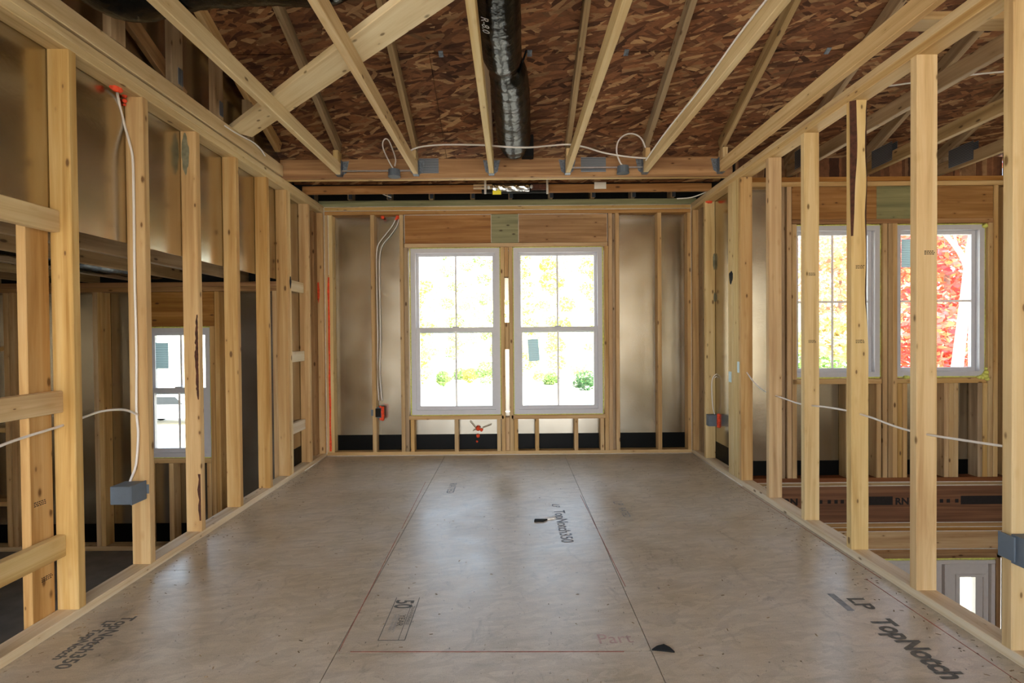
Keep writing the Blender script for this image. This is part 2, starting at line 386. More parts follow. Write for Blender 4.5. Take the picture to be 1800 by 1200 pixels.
def text(name, parent, s, size, origin, right, up, mat, stretch=1.0, lift=.0008, bold=0.0):
    cu = bpy.data.curves.new('t', 'FONT'); cu.body = s; cu.size = size; cu.offset = bold; cu.resolution_u = 3
    o = bpy.data.objects.new('t', cu); COL.objects.link(o)
    me = bpy.data.meshes.new_from_object(o); bpy.data.objects.remove(o)
    r = Vector(right).normalized(); u = Vector(up).normalized(); n = r.cross(u); og = Vector(origin)+n*lift
    me.transform(Matrix(((r.x*stretch, u.x, n.x, og.x), (r.y*stretch, u.y, n.y, og.y), (r.z*stretch, u.z, n.z, og.z), (0, 0, 0, 1))))
    me.materials.clear()
    return link(name, me, mat, parent)

# ================================================================ FLOOR
def sheet(name, parent, x0, x1, y0, y1, z0, z1, mat, mw=None):
    vs = [(x, y, z) for z in (z0, z1) for x, y in ((x0, y0), (x1, y0), (x1, y1), (x0, y1))]
    fs = [(3, 2, 1, 0), (4, 5, 6, 7), (0, 1, 5, 4), (1, 2, 6, 5), (2, 3, 7, 6), (3, 0, 4, 7)]
    return mesh(name, parent, vs, fs, mat, mw)
flo = empty('floor', (0, 2, 0), 'dusty tan subfloor of large wood panels with faded stamps', 'floor', kind='structure')
g = .0015
sheet('deck_base', flo, XLo, XRo, -5, D+W4, -.30, -.020, SEAM)
xs = [XLo, -.65, .50, XRo]
for ci, ys in enumerate(([-5, -2.43, .01, 2.448, D+W4], [-5, -3.1, -.65, 1.787, 4.225, D+W4], [-5, -4.28, -1.85, .59, 3.03, D+W4])):
    for a, b in zip(ys[:-1], ys[1:]):
        sheet('subfloor_panel', flo, xs[ci]+g, xs[ci+1]-g, a+g, b-g, -.020, 0, FLOORM)
def strip(name, parent, a, b, w, mat, h=.0006, wob=.0):
    a, b = Vector(a), Vector(b); d = (b-a).normalized(); s = Vector((-d.y, d.x, 0)); n = 24; L, R_ = [], []
    for i in range(n+1):
        p = a.lerp(b, i/n); k = w*(.5+.7*abs(noise.noise(p*9)))
        L.append(p+s*k/2); R_.append(p-s*k/2)
    return poly(name, parent, R_+L[::-1], h, (0, 0, 1), mat)
strip('chalk_line', flo, (-.643, 1.80, 0), (-.668, 2.9, 0), .006, CHALK)
strip('chalk_line', flo, (-.668, 2.95, 0), (-.69, 3.9, 0), .005, CHALK)
strip('chalk_line', flo, (-.60, 1.797, 0), (.40, 1.784, 0), .007, CHALK)
strip('chalk_line', flo, (.512, 2.25, 0), (.486, 3.55, 0), .005, CHALK)
strip('chalk_line', flo, (1.712, 3.75, 0), (1.722, 2.3, 0), .006, CHALK)
strip('chalk_line', flo, (1.65, 2.3, 0), (1.66, 1.6, 0), .006, CHALK)
dn = (0, -1, 0); rt = (-1, 0, 0)     # prints read from the far end towards the camera
lf = (1, 0, 0)
# stamp with the panel logo and name at the right
poly('stamp', flo, [(1.385, 2.17, 0), (1.415, 2.17, 0), (1.415, 2.035, 0), (1.385, 2.035, 0)], .0006, (0, 0, 1), INKF)
text('stamp', flo, 'LP', .10, (1.445, 2.135, 0), dn, lf, INK, .9, bold=.003)
text('stamp', flo, 'TopNotch', .125, (1.425, 1.975, 0), dn, lf, INK, .66, bold=.0045)
text('stamp', flo, 'TopNotch350', .10, (.270, 3.24, 0), dn, lf, INKF, .88, bold=.0015)
text('stamp', flo, 'LP', .075, (.265, 3.36, 0), dn, lf, INKF, .9)
text('stamp', flo, 'TopNotch350', .075, (-1.615, 2.04, 0), dn, lf, INK, .75, bold=.002)
text('stamp', flo, 'LP TopNotch', .055, (-1.665, 2.01, 0), dn, lf, INK, .8, bold=.002)
# warranty stamp
def bar(x0, x1, y0, y1, m=INK): return poly('stamp', flo, [(x0, y0, 0), (x1, y0, 0), (x1, y1, 0), (x0, y1, 0)], .0006, (0, 0, 1), m)
bar(-.518, -.515, 1.864, 2.17); bar(-.417, -.414, 1.864, 2.17); bar(-.518, -.414, 1.862, 1.865); bar(-.441, -.439, 1.864, 2.12)
text('stamp', flo, '50', .11, (-.510, 2.15, 0), dn, lf, INK, .62, bold=.002)
text('stamp', flo, 'YEAR', .036, (-.470, 2.035, 0), dn, lf, INK, .95)
for yy, xx in ((2.04, -.495), (2.04, -.481)): text('stamp', flo, 'LIMITED WARRANTY', .016, (xx, yy, 0), dn, lf, INKF, .85)
text('stamp', flo, 'TRANSFERABLE', .018, (-.434, 2.10, 0), dn, lf, INK, 1.1)
text('stamp', flo, 'LP', .09, (.69, 3.40, 0), dn, lf, INKF, .8); text('stamp', flo, 'RATED', .07, (.70, 3.28, 0), dn, lf, INKF, .8)
text('stamp', flo, 'RATED', .08, (-.49, 3.86, 0), dn, lf, INKF, 1.0)
text('stamp', flo, 'Part', .085, (.315, 1.83, 0), (1, .05, 0), (-.05, 1, 0), PENCIL, .95)
tag(poly('tar_paper_scrap', None, [U(1146, 1143, 'Z', 0), U(1155, 1137, 'Z', 0), U(1167, 1134, 'Z', 0), U(1177, 1139, 'Z', 0), U(1186, 1147, 'Z', 0), U(1168, 1145, 'Z', 0)], .006, (0, 0, 1), FELT), 'small black torn scrap lying on the subfloor near the camera', 'scrap')
sc = empty('paper_scrap', U(958, 913, 'Z', 0), 'thin crumpled black and white paper strip lying mid floor', 'scrap')
poly('white_strip', sc, [U(950, 915, 'Z', 0), U(975, 912, 'Z', 0), U(976, 909, 'Z', 0), U(960, 910, 'Z', 0)], .007, (0, 0, 1), PAPER)
poly('black_strip', sc, [U(939, 917, 'Z', 0), U(955, 917, 'Z', 0), U(962, 914, 'Z', 0), U(940, 914, 'Z', 0)], .009, (0, 0, 1), FELT)
# crumbs of sawdust and splinters nobody could count
rv = random.Random(3); vs, fs = [], []
for i in range(620):
    k = rv.random()
    if k < .35: x = XL+.02+abs(rv.gauss(0, .10)); y = rv.uniform(1.2, 4.7)
    elif k < .7: x = XR-.02-abs(rv.gauss(0, .10)); y = rv.uniform(1.2, 4.7)
    else: x = rv.uniform(XL+.05, XR-.05); y = rv.uniform(1.1, 4.7)
    a = rv.uniform(0, 3.1); L = rv.uniform(.002, .009); w = rv.uniform(.001, .003); h = rv.uniform(.001, .003); b = len(vs)
    c, s = math.cos(a), math.sin(a)
    for sx, sy, sz in ((-1, -1, .0), (1, -1, 0), (1, 1, 0), (-1, 1, 0), (0, 0, 1)): vs.append((x+c*sx*L-s*sy*w, y+s*sx*L+c*sy*w, sz*h+.0002))
    fs += [(b, b+1, b+4), (b+1, b+2, b+4), (b+2, b+3, b+4), (b+3, b, b+4)]
tag(mesh('sawdust', None, vs, fs, plain('sawdust', '#8c7a60', .9, noise_amt=.6, nscale=3)), 'fine sawdust and splinters scattered along the bottom plates', 'sawdust', kind='stuff')

# ================================================================ LEFT WALL
ZF = 1.622                                # lower edge of the foil board above the left room
wl = empty('wall_left', (XL, 2, 0), 'open stud partition on the left with foil board above the side room', 'wall', kind='structure')
box('bottom_plate', wl, XLo, XL, -3, D, 0, T, PLATEW)
box('top_plate', wl, XLo, XL, -3, D, HS, HS+T, PALE); box('top_plate', wl, XLo, XL, -3, D+W4, HS+T, HP, PALE)
LS = {}
for i, y in enumerate([2.0286+.4064*k for k in range(-7, 5)]+[3.974, 4.40, D-T-.002]):
    LS[i] = box('stud', wl, XLo, XL, y, y+T, T, HS, PINE)
box('stud', wl, XLo, XL, 3.974+T+.001, 3.974+2*T, T, HS, PALE)
box('stud', wl, XLo, XLo+T, D-T-.045-W4*.5, D-T-.006, T, HS, RED)
sA, sB, sC, sD, sE, sF, sG = [LS[i] for i in range(7, 14)]
for z0, z1 in ((1.567, 1.702), (.843, .952), (.235, .375)):
    box('block', wl, XLo+.004, XLo+T+.004, 2.0286-.4064+T, 2.0286-.001, (z0+z1)/2-W4*.5, (z0+z1)/2+W4*.5, PALE)
for z0, z1 in ((1.52, 1.66), (.94, 1.035), (.325, .435)):
    box('block', wl, XLo+.004, XLo+T+.004, 3.974+2*T+.001, 4.399, (z0+z1)/2-W4*.5, (z0+z1)/2+W4*.5, PLATEW)
# foil: above the side room, then the whole outer side of the bay
box('sheathing_panel', wl, XLo-.006, XLo-.001, -3, .8, ZF, HP, FOIL); box('sheathing_panel', wl, XLo-.006, XLo-.001, .802, YF+.09, ZF, HP, FOIL)
box('sheathing_panel', wl, XLo-.006, XLo-.001, YF+.092, D+W4, 0, HP, FOIL)
box('flashing_strip', wl, XLo-.0008, XLo+.001, YF+.10, D, T, .187, BLACK)
# marks
blob('foam_seal', wl, [(U(203, 155, 'Z', HS-.006), .018), (U(210, 158, 'Z', HS-.008), .014), (U(218, 160, 'Y', 2.42), .012), (U(219, 168, 'Y', 2.42), .011), (U(219, 177, 'Y', 2.424), .010), (U(219, 184, 'Y', 2.427), .007), (U(197, 153, 'Z', HS-.004), .011)], ORANGE, 3)
def splat(name, parent, c, u, v, ru, rv_, n, mat, seed=0, th=.0008, amt=.35):
    c, u, v = Vector(c), Vector(u), Vector(v); pts = []
    for k in range(26):
        a = 2*math.pi*k/26; r = 1+amt*noise.noise(Vector((math.cos(a)*1.7+seed, math.sin(a)*1.7, seed)))
        pts.append(c+u*math.cos(a)*ru*r+v*math.sin(a)*rv_*r)
    return poly(name, parent, pts, th, n, mat)
yC = 2.0286+.4064*2
splat('stain', sC, (XL-.062, yC-.0002, 2.215), (1, 0, 0), (0, 0, 1), .022, .115, (0, -1, 0), MOULD, 2)
splat('soot_mark', sF, (XL+.0002, 4.03, 1.60), (0, 1, 0), (0, 0, 1), .017, .045, (1, 0, 0), SOOT, 5)
splat('paint_mark', wl, (XL-.045, D-T-.0025, 1.58), (1, 0, 0), (0, 0, 1), .012, .10, (0, -1, 0), ORANGEP, 8)
# bark left on the edge of the third stud
pts = []
for k in range(40):
    z = .80+k*.0125; pts.append(Vector((XL-.004-.004*abs(noise.noise(Vector((0, 0, z*47)))), yC-.0002, z)))
for k in range(39, -1, -1):
    z = .80+k*.0125; pts.append(Vector((XL-.011-(.022*math.sin(math.pi*k/39)**.6)*abs(.55+.5*noise.noise(Vector((3, 0, z*13)))+.6*noise.noise(Vector((8, 0, z*61)))), yC-.0002, z)))
poly('bark', sC, pts, .0008, (0, -1, 0), BARK)
pts = []
for k in range(10): z = .10+k*.03; pts.append(Vector((XL-.003, yC-.0002, z)))
for k in range(9, -1, -1): z = .10+k*.03; pts.append(Vector((XL-.012-.02*abs(noise.noise(Vector((5, 0, z*9)))), yC-.0002, z)))
poly('bark', sC, pts, .0008, (0, -1, 0), BARK)
def grade_stamp(parent, c, u, v, n, w=.05, h=.024, mat=INKB):
    """outlined lumber grade stamp with three unreadable lines"""
    c, u, v = Vector(c), Vector(u), Vector(v); q = []
    vs, fs = [], []
    def r(a0, a1, b0, b1):
        b = len(vs)
        for z in (.0002, .0007):
            for a, bb in ((a0, b0), (a1, b0), (a1, b1), (a0, b1)): vs.append(c+u*a+v*bb+Vector(n)*z)
        fs.extend([(b+4, b+5, b+6, b+7), (b, b+1, b+5, b+4), (b+1, b+2, b+6, b+5), (b+2, b+3, b+7, b+6), (b+3, b, b+4, b+7)])
    for i in range(3):
        y0 = -h/2+.15*h+i*h*.3; x = -w/2
        while x < w/2-.006:
            L = random.uniform(.004, .010); r(x, min(x+L, w/2), y0, y0+h*.15); x += L+.003
    return mesh('grade_stamp', parent, vs, fs, mat)
# end stud of the wall that meets the left wall
tw = empty('wall_left_cross', (XLo, 1.98, 0), 'end of a cross wall nailed to the nearest left stud', 'wall', kind='structure')
te = box('stud', tw, XLo-T, XLo-.001, 1.925, 2.024, -.55, ZF-.02, PINE)
box('stud', tw, XLo-T-.45, XLo-.45, 1.93, 2.019, -.55, ZF-.02, PINE)
grade_stamp(te, (XLo-.0008, 1.99, .19), (0, 1, 0), (0, 0, 1), (1, 0, 0)); grade_stamp(te, (XLo-.0008, 1.965, .50), (0, 1, 0), (0, 0, 1), (1, 0, 0))

# ================================================================ BACK WALL (bay)
wb = empty('wall_back', (0, D, 0), 'end wall of studs and foil board around the two bright windows', 'wall', kind='structure')
Y0, Y1 = D, D+W4
def bx(px): return U(px, 600, 'Y', D).x
box('bottom_plate', wb, XL, XR, Y0, Y1, 0, T, PINE)
box('top_plate', wb, XL, XR, Y0, Y1, HS-.012, HS+T-.012, RED); box('top_plate', wb, XL, XR, Y0, Y1, HS+T-.011, HP-.012, PINE)
box('cap_plate', wb, XL-.05, XR+.05, Y0+.004, Y1, HP-.01, HP+.05, GREEN)
W1 = (bx(721), bx(880.5)); W2 = (bx(902), bx(1061)); ZW0, ZW1 = .391, 1.999
def bst(x0, z0, z1, mat=PINE, w=T): return box('stud', wb, x0, x0+w, Y0, Y1, z0, z1, mat)
zt = HS-.013; zh = 2.006
e1 = bst(XL+.001, T, zt); e2 = bst(XL+T+.002, T, zt, PALE)
bst(bx(656.5)-T/2, T, zt); bst(bx(704), T, zt); bst(bx(704)+T+.002, T, zh, GREY)
bst(bx(884)-T/2, T, zh); bst(bx(898.5)-T/2, T, zh)
bst(bx(1062)+.005, T, zh, PINE); bst(bx(1062)+.007+T, T, zt); bst(bx(1086)-T/2, T, zt); bst(bx(1160)-T/2, T, zt)
bst(XR-T-.001, T, zt); box('stud', wb, bx(1077)+.004, bx(1077)+.004+T, Y0+.03, Y1, T, zt, GREY)
ms0, ms1 = bx(884)+T/2, bx(898.5)-T/2
box('spacer', wb, ms0+.001, ms1-.001, Y0+.02, Y1, 1.72, zh, PINE); box('spacer', wb, ms0+.001, ms1-.001, Y0+.02, Y1, T, .36, PINE); box('spacer', wb, ms0+.001, ms1-.001, Y0+.02, Y1, 1.02, 1.28, PINE)
hx0, hx1 = bx(712.5), bx(1069)
gx0, gx1 = bx(865), bx(913)
box('header_board', wb, hx0, gx0-.001, Y0+.002, Y0+T, 2.045, zt-.002, RED); box('header_board', wb, gx1+.001, hx1, Y0+.002, Y0+T, 2.045, zt-.002, RED)
box('header_board', wb, gx0, gx1, Y0+.001, Y0+T, 2.045, zt-.002, GREEN, 'X')
box('header_board', wb, hx0, hx1, Y0+T+.001, Y1, 2.045, zt-.002, RED)
box('header_plate', wb, hx0, hx1, Y0, Y1, zh+.001, 2.044, PINE)
for a, b in (W1, W2): box('sill_plate', wb, a-.02, b+.02, Y0, Y1, .345, .383, PINE)
for px in (723.5, 801, 876): bst(bx(px)-T/2, T, .344)
for px in (906, 943, 1012, 1058): bst(bx(px)-T/2, T, .344)
def fpanel(x0, x1, z0, z1): return box('sheathing_panel', wb, x0, x1, Y1+.001, Y1+.006, z0, z1, FOIL)
fpanel(XLo-.006, W1[0]-.02, 0, HP); fpanel(W2[1]+.02, XRo+.006, 0, HP); fpanel(W1[0]-.018, W2[1]+.018, 0, .40); fpanel(W1[0]-.018, W2[1]+.018, 1.99, HP)
fpanel(W1[1], W2[0], 1.50, 1.98); fpanel(W1[1], W2[0], .41, 1.28)
bsp = [XL+2*T, bx(656.5), bx(708), W1[0], bx(801), bx(884)]
for a, b in ((XL+2*T+.004, bx(704)-.001), (bx(727), bx(880)), (bx(902.5), bx(1062)), (bx(1069.6)+.001, XR-T-.002)):
    box('flashing_strip', wb, a, b, Y1-.0012, Y1+.0008, T, .187, BLACK)
pts = [Vector((XL+T+.009+.006*noise.noise(Vector((z*5, 1, 0))), Y0-.0001, z)) for z in [T+.01+k*.07 for k in range(25)]] + [Vector((XL+T-.009+.006*noise.noise(Vector((z*6, 9, 0))), Y0-.0001, z)) for z in [T+.01+k*.07 for k in range(24, -1, -1)]]
poly('paint_stripe', wb, pts, .0008, (0, -1, 0), ORANGEP)
# caulk beads
def bead(p0, p1, parent=wb, r=.004): return tube('caulk_bead', parent, [Vector(p0), Vector(p0).lerp(Vector(p1), .5), Vector(p1)], r, CAULK, 5, 1)
bead((XL+.004, Y0-.001, HP-.05), (XR-.004, Y0-.001, HP-.05)); bead((XL+.004, Y0-.001, HP-.012), (XR-.004, Y0-.001, HP-.012), r=.003)
bead((XL+.002, Y0-.002, .004), (XR-.002, Y0-.002, .004)); bead((XL+.003, Y0-.001, .02), (XL+.003, Y0-.001, HP-.02)); bead((XR-.003, Y0-.001, .02), (XR-.003, Y0-.001, HP-.02), r=.003)
bead((XL+T+.003, Y0-.001, 1.75), (XL+T+.003, Y0-.001, zt), r=.003)
bead((gx0, Y0-.001, 2.05), (gx0, Y0-.001, zt), r=.003); bead((gx1, Y0-.001, 2.05), (gx1, Y0-.001, zt), r=.003); bead((hx0+.004, Y0-.001, zt-.005), (gx0, Y0-.001, zt-.005), r=.003); bead((gx1, Y0-.001, zt-.005), (hx1, Y0-.001, zt-.005), r=.003)
bead((hx0+.003, Y0-.001, 2.05), (hx0+.003, Y0-.001, zt), r=.003); bead((hx1-.003, Y0-.001, 2.05), (hx1-.003, Y0-.001, zt), r=.003)
bead((XL+.004, D, .004), (XL+.004, 4.25, .004), wl, .004); bead((XR-.004, D-.01, .004), (XR-.004, 3.72, .004), wb, .005)
blob('foam_seal', wb, [((bx(673), Y0+.045, zt-.012), .018), ((bx(700), Y0+.045, zt-.01), .02), ((bx(697), Y0+.04, zt-.03), .012)], ORANGE, 6)
blob('foam_seal', wb, [((bx(838), Y1-.02, U(838, 752, 'Y', Y1).z), .026), ((bx(838), Y1-.02, U(838, 765, 'Y', Y1).z), .018), ((bx(836), Y1-.02, U(836, 775, 'Y', Y1).z), .011), ((bx(844), Y1-.02, U(844, 755, 'Y', Y1).z), .016)], ORANGE, 9)
for a, b in (((826, 740), (838, 754)), ((831, 757), (845, 751)), ((848, 752), (864, 746))):
    p, q = U(*a, 'Y', Y1-.03), U(*b, 'Y', Y1-.03); beam('splinter', wb, p, q, .012, .006, GREY, (0, 1, 0), .001)

# ================================================================ WINDOWS
def window(name, label, x0, x1, z0, z1, y, kind, fw=.045, dep=.085):
    w = empty(name, ((x0+x1)/2, y, z0), label, 'window', kind='structure')
    ring('frame', w, x0, x1, z0, z1, fw, y, y+dep, VINYL)
    a, b, c, d = x0+fw-.004, x1-fw+.004, z0+fw-.004, z1-fw+.004; xm = (x0+x1)/2
    if kind == 'hung':
        zm = z0+(z1-z0)*.507
        up = ring('upper_sash', w, a, b, zm-.026, d, .030, y+.050, y+.075, VINYL)
        box('pane', up, a+.02, b-.02, y+.060, y+.064, zm, d-.02, GLASS, ch=.0005)
        box('glazing_bar', up, xm-.009, xm+.009, y+.0575, y+.0595, zm, d-.02, BARW, ch=.0005)
        lo = ring('lower_sash', w, a, b, c, zm+.030, .040, y+.018, y+.046, VINYL)
        box('pane', lo, a+.03, b-.03, y+.030, y+.034, c+.03, zm, GLASS, ch=.0005)
        box('glazing_bar', lo, xm-.009, xm+.009, y+.0275, y+.0295, c+.03, zm, BARW, ch=.0005)
        box('sash_lock', w, xm-.03, xm+.03, y+.02, y+.048, zm+.030, zm+.040, VINYL)
    else:
        sa = ring('sash', w, a, b, c, d, .034, y+.040, y+.070, VINYL)
        box('pane', sa, a+.03, b-.03, y+.052, y+.056, c+.03, d-.03, GLASS, ch=.0005)
        zm = (z0+z1)/2
        box('glazing_bar', sa, xm-.009, xm+.009, y+.049, y+.0515, c+.03, d-.03, BARW, ch=.0005)
        box('glazing_bar', sa, a+.03, b-.03, y+.0465, y+.0485, zm-.009, zm+.009, BARW, ch=.0005)
    # bead of yellow foam in the gap round the frame
    for p, q in (((x0-.004, z0), (x0-.004, z1)), ((x1+.004, z0), (x1+.004, z1)), ((x0, z1+.003), (x1, z1+.003)), ((x0, z0-.004), (x1, z0-.004))):
        n = 22; P = [Vector((p[0]+(q[0]-p[0])*i/n, y+.012, p[1]+(q[1]-p[1])*i/n)) for i in range(n+1)]
        tube('foam_bead', w, P, .007, YFOAM, 6, 0, lambda i, k, pp: .0095+.005*noise.noise(pp*31))
    return w
def sticker(win, px, py, w, h, y, tilt=0):
    c = U(px, py, 'Y', y); u = Vector((math.cos(tilt), 0, math.sin(tilt))); v = Vector((-math.sin(tilt), 0, math.cos(tilt)))
    return poly('paper_sticker', win, [c-u*w/2-v*h/2, c+u*w/2-v*h/2, c+u*w/2+v*h/2, c-u*w/2+v*h/2], .0006, (0, -1, 0), STICK)
w1 = window('window_1', 'left of the two tall white sash windows in the end wall', W1[0]+.008, W1[1]-.008, ZW0, ZW1, D+.012, 'hung')
w2 = window('window_2', 'right tall white sash window in the end wall with a paper sticker', W2[0]+.008, W2[1]-.008, ZW0, ZW1, D+.012, 'hung')
sticker(w2, 938, 615, .105, .215, D+.040, .07)

# ================================================================ RIGHT WALL
wr = empty('wall_right', (XR, 2, 0), 'open stud partition on the right beside the stairwell', 'wall', kind='structure')
box('bottom_plate', wr, XR, XRo, -3, D, 0, T, PLATEW)
box('top_plate', wr, XR, XRo, -3, D, HS, HS+T, PALE); box('top_plate', wr, XR, XRo, -3, D+W4, HS+T, HP, PALE)
RS = []
for k in range(-6, 6):
    y = 1.7127+.4064*k
    if k == 2: RS.append(None); continue
    RS.append(box('stud', wr, XR, XRo, y, y+T, T, HS, PINE if k in (4, 5) else PALE))
R5, R4, R3, R2, R1, R0 = RS[6:12]
box('stud', wr, XR, XR+T, 3.7447+T+.002, 3.7447+T+.091, T, HS, PALE); box('stud', wr, XR, XR+T, 3.7447+T+.093, 3.7447+T+.182, T, HS, PALE)
box('stud', wr, XR+T+.002, XRo, 3.92, 3.958, T, HS, PINE)
sH = box('stud', wr, XR, XRo, 4.43, 4.43+T, T, HS, PALE); box('stud', wr, XR, XRo, D-T-.002, D-.002, T, HS, PINE); box('stud', wr, XRo-T, XRo, D-.14, D-T-.006, T, HS, GREY)
box('sheathing_panel', wr, XRo+.001, XRo+.006, YF+.092, D+W4, 0, HP, FOIL)
box('flashing_strip', wr, XRo-.001, XRo+.0008, YF+.10, D, T, .187, BLACK)
# waney stud: the near left corner is missing and shows bark
y3 = 1.7127+.4064*2; vs, fs, fb = [], [], []
N = 40
for i in range(N+1):
    z = T+(HS-T)*i/N; f = i/N
    top = max(0, min(1, (f-.66)/.2)); n1 = noise.noise(Vector((0, 1, z*4))); n2 = noise.noise(Vector((7, 1, z*3.1)))
    cl = .004+top*(.022+.008*n1)            # how far the wane eats into the near face
    cd = .003+top*(.012+.004*n2)            # and into the room-side edge
    cr = .003+.012*max(0, n2)*(f > .25)+(.014+.010*n1)*max(0, min(1, (f-.45)/.1))*(1 if f < .985 else .4)
    for x, yy in ((XR, y3+T), (XR, y3+cd), (XR+cl, y3), (XRo-cr, y3), (XRo, y3+.006+cr*.6), (XRo, y3+T)): vs.append((x, yy, z))
for i in range(N):
    for k in range(6):
        fs.append((i*6+k, i*6+(k+1) % 6, (i+1)*6+(k+1) % 6, (i+1)*6+k)[::-1]); fb.append(1 if k in (1, 3) and ((k == 1 and i/N > .68) or (k == 3 and i/N > .40)) else 0)
fs += [tuple(range(6)), tuple(range(N*6+5, N*6-1, -1))]; fb += [0, 0]
# long axis along local X so the grain follows it
mw = Matrix(((0, 0, -1, 0), (0, 1, 0, 0), (1, 0, 0, 0), (0, 0, 0, 1)))
mi = mw.inverted()
R3 = mesh('stud', wr, [mi@Vector(v) for v in vs], fs, PALE, mw)
R3.data.materials.append(BARK)
for p, b in zip(R3.data.polygons, fb): p.material_index = b
R3['label'] = 'wavy-edged stud with dark bark along its upper edge'
bm = bmesh.new(); bm.from_mesh(R3.data); bmesh.ops.recalc_face_normals(bm, faces=bm.faces); bm.to_mesh(R3.data); bm.free()
def near(px, py, y): return U(px, py, 'Y', y-.0004)
for st, k, px, py in ((R4, 1, 1634, 444), (R3, 2, 1512, 469), (R2, 3, 1428, 482), (R3, 2, 1512, 600), (R2, 3, 1428, 600)):
    grade_stamp(st, near(px, py, 1.7127+.4064*k), (1, 0, 0), (0, 0, 1), (0, -1, 0), .045, .022)
ph = 3.7447+T
splat('soot_mark', wr, (XR-.0002, U(1285, 487, 'X', XR).y, U(1285, 487, 'X', XR).z), (0, 1, 0), (0, 0, 1), .035, .05, (-1, 0, 0), SOOT, 3)
for px, py, w in ((1283.5, 662, .05), (1298, 645, .035)):
    c = U(px, py, 'X', XR); poly('nail_guard', wr, [c+Vector((0, a*w/2, b*.042)) for a, b in ((-1, -1), (-1, 1), (1, 1), (1, -1))], .0015, (-1, 0, 0), NAILP)
blob('foam_seal', wr, [((XR+.03, 4.42, HS-.005), .016), ((XR+.05, 4.42, HS-.008), .012), ((XR+.012, 4.425, HS-.004), .009)], ORANGE, 12)
splat('stain', sH, (XR+.080, 4.4298, 1.80), (1, 0, 0), (0, 0, 1), .012, .07, (0, -1, 0), MOULD, 4); splat('stain', sH, (XR+.082, 4.4298, 1.48), (1, 0, 0), (0, 0, 1), .008, .04, (0, -1, 0), MOULD, 6)

# ================================================================ ROOF DECK (the ceiling of the place) AND TRUSSES
XG, XE, YRIDGE = XLo-.008, 4.12, -.6
KS = math.sqrt(1+SL*SL)
ce = empty('ceiling', (1, 2, 2.7), 'dark brown flake board roof deck sloping down to the front', 'ceiling', kind='structure')
mwf = Matrix(((1, 0, 0, 0), (0, -1/KS, -SL/KS, 3.95), (0, SL/KS, -1/KS, 2.672), (0, 0, 0, 1)))
rows = [4.36, 3.24, 2.127, 1.015, -.097, YRIDGE]
for ri, (a, b) in enumerate(zip(rows[:-1], rows[1:])):
    cuts = [XG, -.52, 1.92, XE] if ri % 2 == 0 else [XG, -1.74, .70, 3.14, XE]
    for x0, x1 in zip(cuts[:-1], cuts[1:]):
        sheet('roof_panel', ce, x0+.0015, x1-.0015, (3.95-a)*KS+.003, (3.95-b)*KS-.003, -.012, 0, ROOF, mwf)
zr = roofz(YRIDGE)
kb = (zr-2.62)/(YRIDGE+5.3)
KB = math.sqrt(1+kb*kb)
mwb = Matrix(((1, 0, 0, 0), (0, -1/KB, kb/KB, YRIDGE), (0, -kb/KB, -1/KB, zr), (0, 0, 0, 1)))
sheet('roof_panel', ce, XG, 1.1, 0, (YRIDGE+5.3)*KB, -.012, 0, ROOF, mwb); sheet('roof_panel', ce, 1.103, XE, 0, (YRIDGE+5.3)*KB, -.012, 0, ROOF, mwb)
sheet('seam_light_stop', ce, XG, XE, (3.95-4.36)*KS, (3.95-YRIDGE)*KS, -.020, -.0125, FELT, mwf)  # black sheet added above the panels so no daylight leaks through their seams
for px, py in ((775, 94), (931, 92), (1101, 89), (1455, 86)):
    y = 3.24; x = U(px, py, 'Y', y).x; z = roofz(y)
    beam('panel_clip', ce, (x, y-.02, z+.004), (x, y+.02, z-.014), .03, .004, GALV, (1, 0, 0), .001)
ZB = 2.425
def truss(x, label, yend=3.94, mat=PALE, gable=False, ybot=-2.2, group='roof trusses overhead', plate=False):
    t = empty('roof_truss', (x, yend, ZB), label, 'truss', group)
    beam('bottom_chord', t, (x, ybot, ZB+W4/2), (x, yend, ZB+W4/2), W4, T, mat)
    off = .0485
    def top(y): return roofz(y)-.004-.0485-off+.05
    yc = yend+(.0 if not plate else .12)
    u = (0, SL, 1)
    tc = beam('top_chord', t, (x, yc-.03, roofz(yc-.03)-.052), (x, YRIDGE, roofz(YRIDGE)-.052), W4, T, GREY if not gable else PINE, u)
    if not gable:
        beam('web', t, (x, 1.2, ZB+W4+.005), (x, .45, roofz(.45)-.11), W4, T, GREY, (0, 1, 0))
        beam('heel_block', t, (x, yend-.02-W4/2, ZB+W4+.002), (x, yend-.02-W4/2, roofz(yend-.065)-.112), W4, T, mat, (0, 1, 0))
    if plate:
        for s in (-1, 1): box('gusset_plate', t, x+s*(T/2+.0006)-.0006, x+s*(T/2+.0006)+.0006, yend-.33, yend-.12, ZB+.02, ZB+.16, PLATE, ch=.0002)
    return t
nth = ['leftmost', 'second', 'third', 'fourth', 'fifth']
TX = [-1.347, -.743, -.147, .454, 1.065, 1.664]
desc = ['roof truss over the left side crossing in front of the diagonal brace', 'roof truss left of centre whose chord crosses the wide diagonal brace', 'central roof truss beside the black flexible duct', 'roof truss just right of the black central duct', 'roof truss with white cable stapled along its chord', 'roof truss running close beside the right wall plates']
trs = [truss(x, l) for x, l in zip(TX, desc)]
for i, x in enumerate((2.275, 2.885, 3.495)):
    truss(x, ['roof truss over the stairwell nearest the right wall', 'middle roof truss over the stairwell', 'farthest right roof truss over the stairwell'][i], 4.05, GREY, plate=True, ybot=-2.2, group='roof trusses over the stairwell')
tag(box('lateral_brace', None, 1.80, 3.96, 2.17, 2.17+W4, ZB+W4+.001, ZB+W4+T, PALE), 'flat board laid across the stairwell truss chords at top right', 'brace')
gt = truss(XL-T/2-.001, 'gable end truss standing on the left wall plates', 3.93, PALE, gable=True)
gx = XL-T/2-.001
